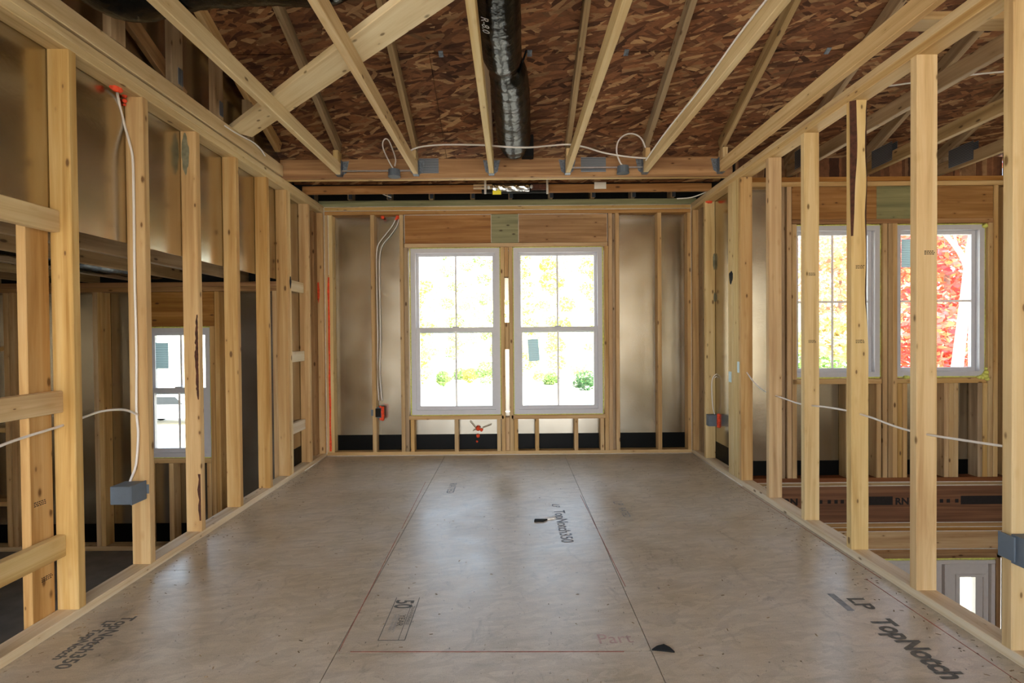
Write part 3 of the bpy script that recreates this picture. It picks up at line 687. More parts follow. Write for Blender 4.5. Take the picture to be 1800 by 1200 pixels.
for k, y in enumerate([2.70-.4064*3, 2.70-.4064*2, 2.70-.4064, 2.70, 3.08, 3.45]):
    beam('gable_stud', gt, (gx, y, ZB+W4+.002), (gx, y, roofz(y)-.115), W4, T, GREY, (0, 1, 0))
for a, b in (((225, 50), (330, 168)), ((350, 60), (395, 135))):
    p, q = U(*a, 'X', gx), U(*b, 'X', gx)
beam('gable_web', gt, (gx-.042, 2.27, ZB+W4+.28), (gx-.042, 2.83, ZB+W4+.01), W4, T*.8, RED, (0, 1, 1))
for y in (2.72, 3.10): box('gusset_plate', gt, gx+T/2, gx+T/2+.0014, y-.02, y+.02, ZB+W4+.02, ZB+W4+.11, PLATE, ch=.0002)
# foil on the gable, up to the roof deck
poly('sheathing_panel', wl, [(XLo-.006, -3, HP+.001), (XLo-.006, 4.3, HP+.001), (XLo-.006, 4.3, roofz(4.3)-.002), (XLo-.006, YRIDGE, roofz(YRIDGE)-.003), (XLo-.006, -3, zr-kb*(3+YRIDGE)-.003)], .005, (1, 0, 0), FOIL)

# girder that carries the truss ends across the bay, and what lies behind it
gd = empty('girder', (0, 3.97, HP), 'two-ply wooden girder carrying the truss ends across the bay', 'girder')
box('ply', gd, XL-.03, XR+.03, 3.945, 3.945+T, HP, 2.563, RED); box('ply', gd, XL-.03, XR+.03, 3.946+T, 3.945+2*T, HP, 2.56, PALE)
for px0, px1 in ((737, 771), (1021, 1065)):
    a, b = U(px0, 292, 'Y', 3.945), U(px1, 292, 'Y', 3.945); box('connector_plate', gd, a.x, b.x, 3.9432, 3.9448, U(700, 305, 'Y', 3.945).z, U(700, 279, 'Y', 3.945).z, PLATE, ch=.0002)
tag(box('ceiling_beam', None, XL-.03, XR+.03, 4.355, 4.355+T, HP, 2.478, RED), 'narrow brown beam lying behind and parallel to the girder', 'beam')
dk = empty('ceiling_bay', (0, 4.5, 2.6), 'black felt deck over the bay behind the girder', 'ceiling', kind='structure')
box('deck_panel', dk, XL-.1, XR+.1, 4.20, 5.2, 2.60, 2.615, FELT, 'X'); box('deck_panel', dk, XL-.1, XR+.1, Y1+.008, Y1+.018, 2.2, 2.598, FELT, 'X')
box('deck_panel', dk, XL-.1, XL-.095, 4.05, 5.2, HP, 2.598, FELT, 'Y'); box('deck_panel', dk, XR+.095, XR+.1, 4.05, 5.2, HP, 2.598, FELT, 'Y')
for i, px in enumerate((547, 614, 683, 757, 830, 897, 968, 1042, 1113, 1183)):
    x = U(px, 345, 'Y', 4.74).x; e = empty('rafter_tail', (x, 4.75, HP+.05), ['first', 'second', 'third', 'fourth', 'fifth', 'sixth', 'seventh', 'eighth', 'ninth', 'tenth'][i]+' short rafter tail from the left above the end wall plate', 'rafter', 'rafter tails above the end wall')
    box('tail', e, x-T/2, x+T/2, 4.745, Y1+.004, HP+.052, HP+.052+W4, GREY)
    box('nail_plate', e, x-.008, x+.026, 4.741, 4.744, HP+.056, HP+.052+W4-.004, PLATE, ch=.0002)
# hangers
def hanger(x, label, y=3.945):
    vs, fs = [], []
    def b(x0, x1, y0, y1, z0, z1):
        k = len(vs); vs.extend([(X, Y, Z) for Z in (z0, z1) for X, Y in ((x0, y0), (x1, y0), (x1, y1), (x0, y1))])
        fs.extend([tuple(k+i for i in f) for f in ((3, 2, 1, 0), (4, 5, 6, 7), (0, 1, 5, 4), (1, 2, 6, 5), (2, 3, 7, 6), (3, 0, 4, 7))])
    a = T/2+.001
    b(x-a-.002, x+a+.002, y-.055, y-.002, ZB-.003, ZB-.0006)
    for s in (-1, 1):
        x0, x1 = sorted((x+s*a, x+s*(a+.002))); b(x0, x1, y-.052, y-.002, ZB-.002, ZB+.115)
        k = len(vs)                                     # flared flange on the girder
        vs.extend([(x+s*a, y-.0025, ZB+.01), (x+s*(a+.028), y-.0025, ZB+.03), (x+s*(a+.048), y-.0025, ZB+.122), (x+s*a, y-.0025, ZB+.118), (x+s*a, y-.0008, ZB+.01), (x+s*(a+.028), y-.0008, ZB+.03), (x+s*(a+.048), y-.0008, ZB+.122), (x+s*a, y-.0008, ZB+.118)])
        fs.extend([(k, k+1, k+2, k+3), (k+7, k+6, k+5, k+4), (k, k+4, k+5, k+1), (k+1, k+5, k+6, k+2), (k+2, k+6, k+7, k+3)])
    return tag(mesh('joist_hanger', None, vs, fs, GALV), label, 'hanger', 'steel hangers on the girder')
for x, l in zip(TX, ('leftmost steel hanger on the girder', 'second steel hanger from the left on the girder', 'steel hanger on the girder under the black duct end', 'steel hanger on the girder just right of the duct', 'steel hanger on the girder beside the looped white cable', 'rightmost steel hanger on the girder by the right wall')): hanger(x, l)
tag(beam('diagonal_brace', None, Vector((-1.80, 3.325, ZB+W4+T/2+.001)), Vector((.10, 1.645, ZB+W4+T/2+.001)), .150, T, BRACE, (-1.32, -1.635, 0)), 'wide pale board laid diagonally across the truss chords', 'brace')

# ================================================================ DUCTS AND THE CEILING FITTINGS
def wrinkle(r, seed, amp=.05):
    def f(i, k, p): return r*(1+amp*noise.noise(p*13+Vector((seed, 0, 0)))+amp*.6*noise.noise(Vector((p.y*55+p.x*40, k*.9, seed))))
    return f
d1 = empty('flex_duct', (0, 3.86, 2.6), 'black flexible duct running down the middle of the ceiling', 'duct')
zc = 2.645
P = smoothpts([(-.07, 1.0, 2.84), (-.06, 1.4, 2.76), (-.052, 2.0, 2.665), (-.046, 2.45, zc), (-.03, 2.72, zc), (-.005, 2.86, 2.655), (.008, 3.15, 2.665), (.022, 3.5, 2.655), (.030, 3.70, 2.625), (.033, 3.80, 2.595), (.033, 3.83, 2.585)], 14)
vs, fs = tube_data(P, .11, 26, lambda i, k, p: (.105+.017*max(0, min(1, (p.y-2.75)/.4))-.018*math.exp(-((p.y-2.74)/.06)**2)-.03*max(0, (p.y-3.74)/.09))*(1+.05*noise.noise(p*11)+.035*noise.noise(Vector((p.y*45, k*.8, p.x*30)))))
mesh('sleeve', d1, vs, fs, DUCT, smooth=True)
tube('tie_strap', d1, [(.055, 2.74, 2.60), (.075, 2.735, 2.66), (.095, 2.70, 2.70)], .006, DUCT, 6)
a, b = U(917, 214, 'Y', 3.87), U(938, 275, 'Y', 3.87); box('boot_collar', d1, a.x, b.x, 3.86, 3.93, b.z, a.z, FELT)
text('print', d1, 'R-8.0', .050, (-.120, 2.17, 2.548), (.02, 1, -.04), (.94, -.02, -.35), WINK, 1.0, .004, .0005)
d2 = empty('flex_duct', (-1.3, 2.05, 2.5), 'black flexible duct crossing above the left wall plates', 'duct')
P = smoothpts([(-1.70, 1.70, 2.84), (-1.69, 1.92, 2.68), (-1.58, 2.02, 2.592), (-1.35, 2.05, 2.652), (-1.0, 2.07, 2.685), (-.74, 2.06, 2.69), (-.5, 1.85, 2.80), (-.35, 1.4, 2.95), (-.33, .9, 3.1)], 12)
vs, fs = tube_data(P, .13, 24, lambda i, k, p: .130*(1+.07*noise.noise(p*9)+.05*noise.noise(Vector((p.x*45, k*.8, p.y*40)))))
mesh('sleeve', d2, vs, fs, DUCT, smooth=True)
bo = empty('duct_boot', (0, 4.2, 2.42), 'silver foil wrapped vent boot slung behind the girder with yellow sticker', 'vent')
yb = 4.2
def pb(px, py, y=yb): return U(px, py, 'Y', y)
a, b = pb(866, 323), pb(931, 334)
vs, fs = tube_data([Vector((a.x+(b.x-a.x)*i/20, yb+.03, (a.z+b.z)/2)) for i in range(21)], .028, 14, lambda i, k, p: .027*(1+.25*noise.noise(p*40+Vector((k, 0, 0)))))
mesh('foil_wrap', bo, vs, fs, SILVER)
lathe('end_cap', bo, [(.012, 0), (.016, .012), (.010, .022)], pb(861, 329), (-1, 0, 0), STEEL); lathe('end_cap', bo, [(.012, 0), (.016, .012), (.010, .022)], pb(932, 328), (1, 0, 0), STEEL)
for px in (853, 962): c = pb(px, 327); box('strap', bo, c.x-.009, c.x+.009, yb-.004, yb-.001, pb(px, 341).z, pb(px, 315).z, STEEL, ch=.0005)
for py in (325, 330): box('rail', bo, pb(832, py).x, pb(865, py).x, yb+.002, yb+.02, pb(850, py).z-.008, pb(850, py).z+.008, GREY)
box('rail', bo, pb(934, 328).x, pb(960, 328).x, yb+.004, yb+.022, pb(940, 333).z, pb(940, 323).z, BARK); box('rail', bo, pb(846, 334).x, pb(962, 334).x, yb+.05, yb+.09, pb(900, 335).z, pb(900, 320).z, FELT)
c0, c1 = pb(866, 335), pb(881, 342); box('sticker', bo, c0.x, c1.x, yb-.003, yb-.001, c1.z, c0.z, YELLOW, ch=.0003)
c0, c1 = U(1045, 316, 'Y', 4.34), U(1066, 331, 'Y', 4.34); tag(box('paper_tag', None, c0.x, c1.x, 4.350, 4.3535, c1.z, c0.z, PAPER, ch=.0005), 'small blank white paper tag on the beam behind the girder', 'tag')
# ceiling boxes on bar hangers
def ceiling_box(px, py, xa, xb, label):
    y = 3.905; c = U(px, py, 'Y', y); e = empty('ceiling_box', c, label, 'electrical box', 'round ceiling boxes')
    lathe('box', e, [(.044, -.028), (.046, -.026), (.046, .024), (.030, .028)], c, (0, 0, 1), BOX, 18)
    lathe('rim', e, [(.049, -.030), (.049, -.022)], c, (0, 0, 1), BOX, 18)
    z = c.z+.018
    beam('hanger_bar', e, (xa+T/2+.002, y+.0, z), (xb-T/2-.002, y+.0, z), .012, .008, STEEL, (0, 0, 1), .001)
    for x in (xa+T/2+.003, xb-T/2-.003): box('bracket', e, x-.001, x+.001, y-.02, y+.02, z-.03, z+.03, GALV, ch=.0003)
    return c
b1 = ceiling_box(693, 304, TX[0], TX[1], 'round grey ceiling box on a bar at the left of the girder')
b2 = ceiling_box(1095, 298, TX[3], TX[4], 'round grey ceiling box on a bar at the right of the girder')
cable('white cable running across the ceiling in front of the girder', [U(x, y, 'Y', 3.80-.32*math.exp(-((x-895)/60)**2)) for x, y in ((715, 268), (735, 259), (765, 255), (800, 254), (850, 255), (890, 258), (930, 259), (965, 256), (1000, 254), (1030, 259), (1060, 268), (1100, 275), (1137, 278))], .006)
cable('white cable looping high above the right ceiling box', [b2+Vector((0, 0, .03))]+[U(x, y, 'Y', 3.85) for x, y in ((1090, 285), (1084, 268), (1086, 250), (1097, 238), (1112, 235), (1126, 242), (1134, 258), (1139, 278), (1150, 262), (1175, 228))], .006)
cable('white cable stapled along the side of a truss chord', [(TX[4]-T/2-.006, 3.8, ZB+.06), (TX[4]-T/2-.006, 3.3, ZB+.075), (TX[4]-T/2-.007, 2.7, ZB+.06), (TX[4]-T/2-.006, 2.2, ZB+.078), (TX[4]-T/2-.006, 1.6, ZB+.06), (TX[4]-T/2-.006, .5, ZB+.06)], .005)
cable('white cable looping beside the left ceiling box', [b1+Vector((-.005, 0, .03))]+[U(x, y, 'Y', 3.88) for x, y in ((684, 284), (674, 262), (673, 250), (678, 244), (685, 250), (695, 278), (694, 292))], .005)
cable('pale cable dipping over the gable chord at the left', [U(x, y, 'X', XL+.012) for x, y in ((395, 221), (412, 232), (430, 242), (445, 250), (458, 262), (466, 274))], .005)
cable('thin pale cable slanting past the rafter tails', [U(x, y, 'Y', 4.5) for x, y in ((664, 336), (675, 342), (688, 347))], .005)
cable('pale cable under the beam end at the right corner', [U(x, y, 'Y', 4.45) for x, y in ((1190, 349), (1215, 347), (1240, 338), (1262, 328))], .005)
cable('white cable strung between the stairwell trusses', [U(x, y, 'Y', 3.0) for x, y in ((1540, 152), (1570, 150), (1605, 145), (1680, 135), (1730, 129), (1790, 124))], .005)

# ================================================================ CABLES AND BOXES IN THE WALLS
yBn = 2.0286+.4064-.007
cable('white cable running down the second left stud to the grey box', [U(205, 157, 'Z', HS), U(209, 178, 'Y', yBn-.03)]+[U(x, y, 'Y', yBn) for x, y in ( (217, 212), (226, 245), (232, 268), (234, 290), (235, 340), (236, 420), (237, 500), (239, 570), (240, 640), (240, 720), (243, 760), (241, 800), (238, 822), (230, 842), (225, 856))], .0058)
cable('white cable passing level through the two nearest left studs', [Vector((XL-.055, 1.35, .70))]+[Vector((XL-.05, y, z)) for y, z in ((1.63, .735), (1.80, .775), (2.03, .80), (2.10, .812), (2.22, .828), (2.35, .815), (2.44, .775))], .0055)
cable('white cable sagging level through the right wall studs', [U(x, y, 'X', XR+.045) for x, y in ((1298, 640), (1308, 648), (1325, 671), (1345, 688), (1375, 699), (1408, 710), (1450, 715), (1490, 722), (1530, 733), (1570, 748), (1604, 758), (1640, 765), (1690, 773), (1765, 784), (1830, 793))], .0048)
cable('pair of grey cables bending down the left bay to the box', [U(x-2, y, 'Y', D+.058) for x, y in ((699, 382), (692, 396), (680, 412), (668, 428), (664, 445), (664, 480), (665, 540), (666, 600), (665, 650), (667, 690), (668, 704))], .0050, 'grey cables in the end wall')
cable('second grey cable beside the bent pair in the left bay', [U(x, y, 'Y', D+.076) for x, y in ((702, 383), (697, 398), (686, 414), (673, 430), (668, 448), (667, 480), (668, 540), (669, 600), (668, 650), (670, 690), (672, 704))], .0050, 'grey cables in the end wall')
cable('thin cable looping above the orange-rimmed right box', [U(x, y, 'Y', 4.41) for x, y in ((1257, 730), (1253, 715), (1251, 680), (1253, 664), (1262, 656), (1277, 656))], .0045)
cable('thin cable arch beside the right box loop', [U(x, y, 'Y', 4.415) for x, y in ((1256, 664), (1262, 660), (1267, 668), (1269, 690), (1267, 715), (1264, 728))], .0045)
def ebox(label, c, w, h, d, ring_=False, axis='Y'):
    """plastic outlet box, c = centre of its front towards -Y, body w x h x d"""
    c = Vector(c); e = empty('outlet_box', c, label, 'electrical box', 'grey outlet boxes on the studs')
    def bb(n, x0, x1, y0, y1, z0, z1, m): return box(n, e, c.x+x0, c.x+x1, c.y+y0, c.y+y1, c.z+z0, c.z+z1, m, ch=.002)
    bb('body', -w/2, w/2, 0, d, -h/2, h/2, BOX)
    return e, bb
c = U(242, 867, 'Y', 2.37)
e, bb = ebox('grey outlet box nailed to the second left stud', (XL-.064, 2.335, c.z), .095, .086, .095)
bb('front_rim', .048, .054, .0, .095, -.046, .046, BOX); bb('mounting_tab', .02, .065, .0955, .0985, -.02, .025, BOX)
c = U(664, 725, 'Y', D+.01)
e, bb = ebox('dark outlet box with an orange ring on the end wall stud', (c.x, D+.003, c.z), .075, .10, .06)
bb('cover', -.02, .032, -.004, -.0005, -.042, .042, FELT); bb('mounting_tab', -.062, -.039, -.003, 0, -.03, .03, BOX)
blob('foam_ring', e, [((c.x+.048, D+.01, c.z+.045-k*.018), .017) for k in range(7)]+[((c.x+.025, D+.01, c.z+.055), .012), ((c.x+.03, D+.008, c.z-.062), .014)], ORANGE, 4, 2)
c = U(1254, 739, 'Y', 4.37)
e, bb = ebox('outlet box with a thick orange foam ring by the right corner', (XR+.048, 4.368, c.z), .09, .10, .06)
blob('foam_ring', e, [((XR+.088, 4.362, c.z+.048-k*.016), .017) for k in range(7)], ORANGE, 7, 2); bb('mounting_tab', .046, .068, .01, .02, -.04, .04, BOX)
c = U(1785, 965, 'X', XR)
e, bb = ebox('blue-grey outlet box on the nearest right stud', (XR+.035, 1.64, c.z), .085, .10, .07)
bb('mounting_tab', -.0495, -.043, .05, .11, -.04, .045, BOX); lathe('knockout', e, [(.016, 0), (.016, .002)], (XR+.04, 1.6398, c.z-.005), (0, -1, 0), FELT, 14)

# ================================================================ SUNKEN ROOM ON THE LEFT
ZL = -.57; XW = -4.62
f2 = empty('floor_left', (-3.2, 2, ZL), 'dark dusty floor of the sunken room on the left', 'floor', kind='structure')
box('floor_slab', f2, XW, XLo-.01, .4, YF+W4, ZL-.1, ZL, SLAB)
box('rim_board', f2, XLo+.0, XLo+.035, .4, D, -.56, -.301, RED)
lf_ = empty('wall_left_front', (-3.2, YF, ZL), 'front wall of the sunken left room, studs against foil board', 'wall', kind='structure')
A0, A1 = YF, YF+W4
def lx(px): return U(px, 700, 'Y', YF).x
ZC = 1.607
box('bottom_plate', lf_, XW, XLo-.01, A0, A1, ZL, ZL+T, PINE); box('top_plate', lf_, XW, XLo-.01, A0, A1, ZC-2*T, ZC-T-.001, RED); box('top_plate', lf_, XW, XLo-.01, A0, A1, ZC-T, ZC, RED)
wx0, wx1, wz0, wz1 = lx(251), lx(368), .185, 1.238
zt2 = ZC-2*T-.001
def lst(x, z0=ZL+T, z1=zt2, mat=PINE): return box('stud', lf_, x, x+T, A0, A1, z0, z1, mat)
for px in (8, 19, 165, 173.5): lst(lx(px))
lst(wx0-2*T-.012); lst(wx0-T-.01, z1=wz1+.01); lst(wx1+.01, z1=wz1+.01); lst(wx1+T+.012); lst(XLo-.01-T)
box('header_board', lf_, wx0-T-.01, wx1+T+.01, A0+.002, A0+T, wz1+.012, zt2-.001, RED); box('header_board', lf_, wx0-T-.01, wx1+T+.01, A0+T+.002, A1, wz1+.012, zt2-.001, RED)
box('sill_plate', lf_, wx0-.009, wx1+.009, A0, A1, wz0-.045, wz0-.007, PINE)
for x in (wx0-.008, (wx0+wx1)/2-.07, wx1-T+.008): lst(x, z1=wz0-.046)
for z in (1.06, .40, -.20): box('block', lf_, lx(8)-.42, lx(8)-.002, A0, A1, z, z+T, PINE)
lst(lx(8)-.46)
def lp(x0, x1, z0, z1): return box('sheathing_panel', lf_, x0, x1, A1+.001, A1+.006, z0, z1, FOIL)
lp(XW, wx0-.02, ZL, ZC+.3); lp(wx1+.02, XLo-.006, ZL, ZC); lp(wx0-.019, wx1+.019, ZL, wz0-.01); lp(wx0-.019, wx1+.019, wz1, ZC+.3)
box('flashing_strip', lf_, XW, XLo-.02, A1-.001, A1+.0008, ZL+T, ZL+.19, BLACK)
w3 = window('window_3', 'small white sash window in the sunken left room seen between studs', wx0, wx1, wz0, wz1, YF+.012, 'hung', .035)
sticker(w3, 285, 625, .105, .215, YF+.058)
ls = empty('wall_left_side', (XW, 2, ZL), 'foil lined outer side wall of the sunken left room', 'wall', kind='structure')
box('sheathing_panel', ls, XW-.006, XW-.001, .4, A1, ZL, 1.95, FOIL)
for k in range(9): box('stud', ls, XW, XW+W4, .45+.4064*k, .45+.4064*k+T, ZL, ZC, PINE)
lr = empty('left_rear_light_block', (-3.2, .4, ZL), 'unseen board wall added to keep the sunken left room dark', 'wall', kind='structure')  # out of view, added to hold daylight back from the left room
sheet('board_panel', lr, XW, -2.62, .38, .398, ZL, 1.95, ROOF)
for k in range(2): box('stud', lr, -2.62+.35*k, -2.62+.35*k+T, .36, .449, ZL, 1.6, PINE)
lc = empty('left_sky_lid', (-3.2, 2, 1.95), 'dark lid added above the joists of the sunken left room against the sky', 'ceiling', kind='structure')  # lid added so no sky leaks in between the joists
sheet('deck_panel', lc, XW, XLo-.01, .38, A1, 1.95, 1.97, ROOF)
sheet('deck_panel', lc, XW, XLo-.01, A1-.02, A1, ZC+.001, 1.949, FELT)
for i, x in enumerate((-2.17, -2.58, -2.985, -3.39, -3.80, -4.2)):
    tag(box('ceiling_joist', None, x-T/2, x+T/2, .42, A1-.025, ZC+.001, ZC+W4, GREY), ['first', 'second', 'third', 'fourth', 'fifth', 'sixth'][i]+' ceiling joist of the sunken room counted from the left wall', 'joist', 'ceiling joists of the sunken room')
d3 = empty('flex_duct', (-2.78, 3.3, 1.6), 'shiny black duct between the joists of the sunken left room', 'duct')
P = smoothpts([(-2.78, 1.9, 1.76), (-2.78, 2.6, 1.74), (-2.78, 3.2, 1.715), (-2.78, 3.9, 1.74)], 14)
vs, fs = tube_data(P, .12, 20, lambda i, k, p: .125*(1+.08*noise.noise(p*11)+.05*noise.noise(Vector((p.y*50, k*.8, 0))))); mesh('sleeve', d3, vs, fs, DUCT, smooth=True)

# ================================================================ STAIRWELL ON THE RIGHT
XS, ZLOW = 4.06, -2.78
rf = empty('wall_right_front', (2.9, YF, -.7), 'front wall of the stairwell with two windows above stacked beams', 'wall', kind='structure')
def rx(px): return U(px, 700, 'Y', YF).x
zp = -.027
x0, x1 = XRo+.008, XS
box('top_plate', rf, x0, x1, A0, A1, HP-T, HP, RED); box('top_plate', rf, x0, x1, A0, A1, HS, HP-T-.001, PINE)
box('bottom_plate', rf, x0, x1, A0, A1, zp-T, zp, LVL)
box('subfloor_edge', rf, x0, x1, A0-.002, A1, -.092, zp-T-.001, GREY)
bl = box('rim_beam', rf, x0, x1, A0+.004, A1, -.395, -.093, LVL)
box('plate', rf, x0, x1, A0, A1, -.432, -.396, RED); box('plate', rf, x0, x1, A0, A1, -.467, -.433, RED)
box('header_board', rf, x0, x1, A0+.002, A1, -.612, -.468, PINE); box('header_plate', rf, x0, x1, A0, A1, -.650, -.613, RED)
for z in (zp-T, -.093, -.396, -.433, -.467, -.613): tube('caulk_bead', rf, [(x0, A0-.003, z), ((x0+x1)/2, A0-.003, z+.002), (x1, A0-.003, z)], .0035, CAULK, 5, 6)
zi = U(1500, 887, 'Y', YF).z
for px, s, sz in ((1378, 'RN', .075), (1574, 'RN', .075)): text('print', bl, s, sz, (rx(px), A0+.003, zi), (1, 0, 0), (0, 0, 1), INKB, 1.1, .0006, .003)
for px0, px1 in ((1528, 1570), (1690, 1772)):
    box('print', bl, rx(px0), rx(px1), A0+.0032, A0+.0039, zi-.005, zi+.065, INKB, ch=.0002)
for px in (1440, 1455, 1467, 1478, 1653, 1665, 1680): box('print', bl, rx(px), rx(px+6), A0+.0032, A0+.0039, zi+.01, zi+.04, INKB, ch=.0002)
zs = HS-.001
def rst(px, z0=zp, z1=zs, mat=PINE, w=T): x = rx(px); return box('stud', rf, x, x+w, A0, A1, z0, z1, mat)
V1 = (rx(1395)-.0, rx(1549)); V2 = (rx(1577), rx(1733)); vz0, vz1 = .792, 2.020
rst(1384); rst(1393, z1=vz1+.012); rst(1372, mat=GREY)
rst(1552, z1=vz1+.012); rst(1561.5, mat=GREY, z1=vz1+.012); rst(1569.5, z1=vz1+.012)
rst(1737, z1=vz1+.012); rst(1746.2)
box('stud', rf, x0, x0+T, A0, A1, zp, zs, PINE); box('stud', rf, XS-T, XS, A0, A1, zp, zs, PINE)
for a, b in (V1, V2): box('sill_plate', rf, a-.004, b+.004, A0, A1, vz0-.055, vz0-.015, PINE)
for px in (1487, 1541, 1578, 1587, 1660, 1668.5, 1677, 1719, 1728): rst(px, z1=vz0-.056, mat=GREY if px in (1487, 1719) else PINE)
hz0 = vz1+.05
box('header_plate', rf, rx(1393), rx(1745), A0, A1, vz1+.013, hz0-.001, RED)
gA, gB = rx(1541), rx(1607)
for a, b, m in ((rx(1393), gA-.001, RED), (gA, gB, GREEN), (gB+.001, rx(1745), RED)): box('header_board', rf, a, b, A0+.002, A0+T, hz0, zs-.001, m, 'X')
box('header_board', rf, rx(1393), rx(1745), A0+T+.002, A1, hz0, zs-.001, RED)
def rp(a, b, z0, z1): return box('sheathing_panel', rf, a, b, A1+.001, A1+.006, z0, z1, FOIL)
rp(x0, V1[0]-.01, -.69, HP); rp(V2[1]+.01, XS, -.69, HP); rp(V1[0]-.009, V2[1]+.009, -.69, vz0-.012); rp(V1[0]-.009, V2[1]+.009, vz1, HP); rp(V1[1]+.002, V2[0]-.002, vz0-.01, vz1-.002)
box('flashing_strip', rf, x0, XS, A1-.001, A1+.0008, zp, .095, BLACK)
box('eave_block', rf, x0, XS, A1+.0, A1+.03, HP+.001, roofz(A1+.03)-.002, ROOF)
w4 = window('window_4', 'white casement window with autumn leaves, left of the stairwell pair', V1[0], V1[1], vz0, vz1, YF+.014, 'casement', .040)
w5 = window('window_5', 'white casement window at far right with red leaves and pale trunk', V2[0], V2[1], vz0, vz1, YF+.014, 'casement', .040)
sticker(w5, 1596, 445, .11, .23, YF+.056)
c = Vector((V2[1], YF+.005, vz0)); blob('foam_lump', w5, [(c+Vector(o), r) for o, r in (((-.005, 0, .0), .026), ((-.03, 0, -.008), .02), ((-.055, 0, -.010), .014), ((.006, 0, .03), .018), ((.004, 0, .06), .012), ((.008, -.004, -.022), .018))], YFOAM, 5)
blob('foam_lump', w5, [(Vector((rx(1592), YF+.006, vz0-.006)), .016), (Vector((rx(1597), YF+.006, vz0-.004)), .013)], YFOAM, 8); blob('foam_lump', w5, [(Vector((V2[1]-.005, YF+.006, vz1-.012)), .02)], YFOAM, 9)
rs = empty('wall_right_side', (XS, 0, ZLOW), 'unseen foil lined outer wall beyond the stairwell, blocks the sun', 'wall', kind='structure')  # side wall out of view, added to block the sun
box('sheathing_panel', rs, XS+.001, XS+.006, -5, A1, ZLOW, HP, FOIL)
poly('sheathing_panel', rs, [(XS+.001, -5, HP+.001), (XS+.001, A1, HP+.001), (XS+.001, A1, roofz(A1)-.002), (XS+.001, YRIDGE, zr-.003), (XS+.001, -5, 2.70)], .005, (1, 0, 0), FOIL)
for k in range(10): box('stud', rs, XS-W4, XS, .2+.4064*k, .2+.4064*k+T, ZLOW, HP, PINE)
fl = empty('floor_lower', (2.9, 0, ZLOW), 'lower entry floor at the foot of the stairwell', 'floor', kind='structure')
box('floor_slab', fl, -1.9, XS, -5, A1, ZLOW-.1, ZLOW, SLAB)
lw = empty('wall_lower', (1.8, 0, ZLOW), 'wall below the main floor beside the stairwell, plus an unseen rear light stop', 'wall', kind='structure')
box('rim_board', lw, XRo-.04, XRo-.001, -5, A1, -.56, -.301, RED)
sheet('board_panel', lw, XRo-.06, XRo-.045, -5, A1, ZLOW, -.302, ROOF); sheet('board_panel', lw, -1.9, XS, -5, -4.98, ZLOW, -.31, ROOF); sheet('board_panel', lw, -1.9, -1.885, -5, D, ZLOW, -.57, ROOF)  # the rear panel is unseen, added to shut out light from behind
dr = empty('door_1', (3.2, YF, ZLOW), 'pale grey entry door with glazed sidelight on the lower level', 'door', kind='structure')
dz = U(1700, 984, 'Y', YF).z
dx0, dxm, dx1 = 2.50, rx(1667), rx(1752)
n = 26; tube('foam_bead', dr, [(dx0+(dx1-dx0)*i/n, A0+.012, dz+.008) for i in range(n+1)], .011, YFOAM, 6, 0, lambda i, k, p: .011+.005*noise.noise(p*33))
box('shim_board', rf, x0, XS, A0, A1, dz+.016, -.651, RED); box('head_jamb', dr, dx0, dx1, A0+.004, A1, dz-.035, dz-.004, DOORW); box('side_jamb', dr, dx1-.032, dx1, A0+.004, A1, ZLOW, dz-.036, DOORW); box('side_jamb', dr, dx0, dx0+.032, A0+.004, A1, ZLOW, dz-.036, DOORW); box('mullion', dr, dxm-.02, dxm+.02, A0+.004, A1, ZLOW, dz-.036, DOORW)
ds = box('door_leaf', dr, dx0+.034, dxm-.022, A0+.03, A0+.072, ZLOW+.01, dz-.038, DOORW)
for k, (a, b) in enumerate(((dx0+.14, (dx0+dxm)/2-.05), ((dx0+dxm)/2+.05, dxm-.13))): ring('panel_moulding', ds, a, b, -1.75, dz-.16, .02, A0+.022, A0+.03, DOORW)
ga, gb, gt_ = rx(1690), rx(1735), U(1700, 1016, 'Y', YF).z
sl = ring('sidelight_sash', dr, dxm+.022, dx1-.034, ZLOW+.01, dz-.038, .105, A0+.03, A0+.07, DOORW)
ring('glazing_bead', sl, ga-.02, gb+.02, ZLOW+.3, gt_+.02, .022, A0+.022, A0+.03, DOORW)
box('pane', sl, dxm+.12, dx1-.132, A0+.045, A0+.049, ZLOW+.1, dz-.14, GLASS, ch=.0005)
box('stud', rf, dx1+.004, dx1+.004+T, A0, A1, ZLOW, -.651, RED)
rp(dx1-.02, XS, ZLOW, -.691); rp(x0-.06, dx0+.02, ZLOW, -.691)

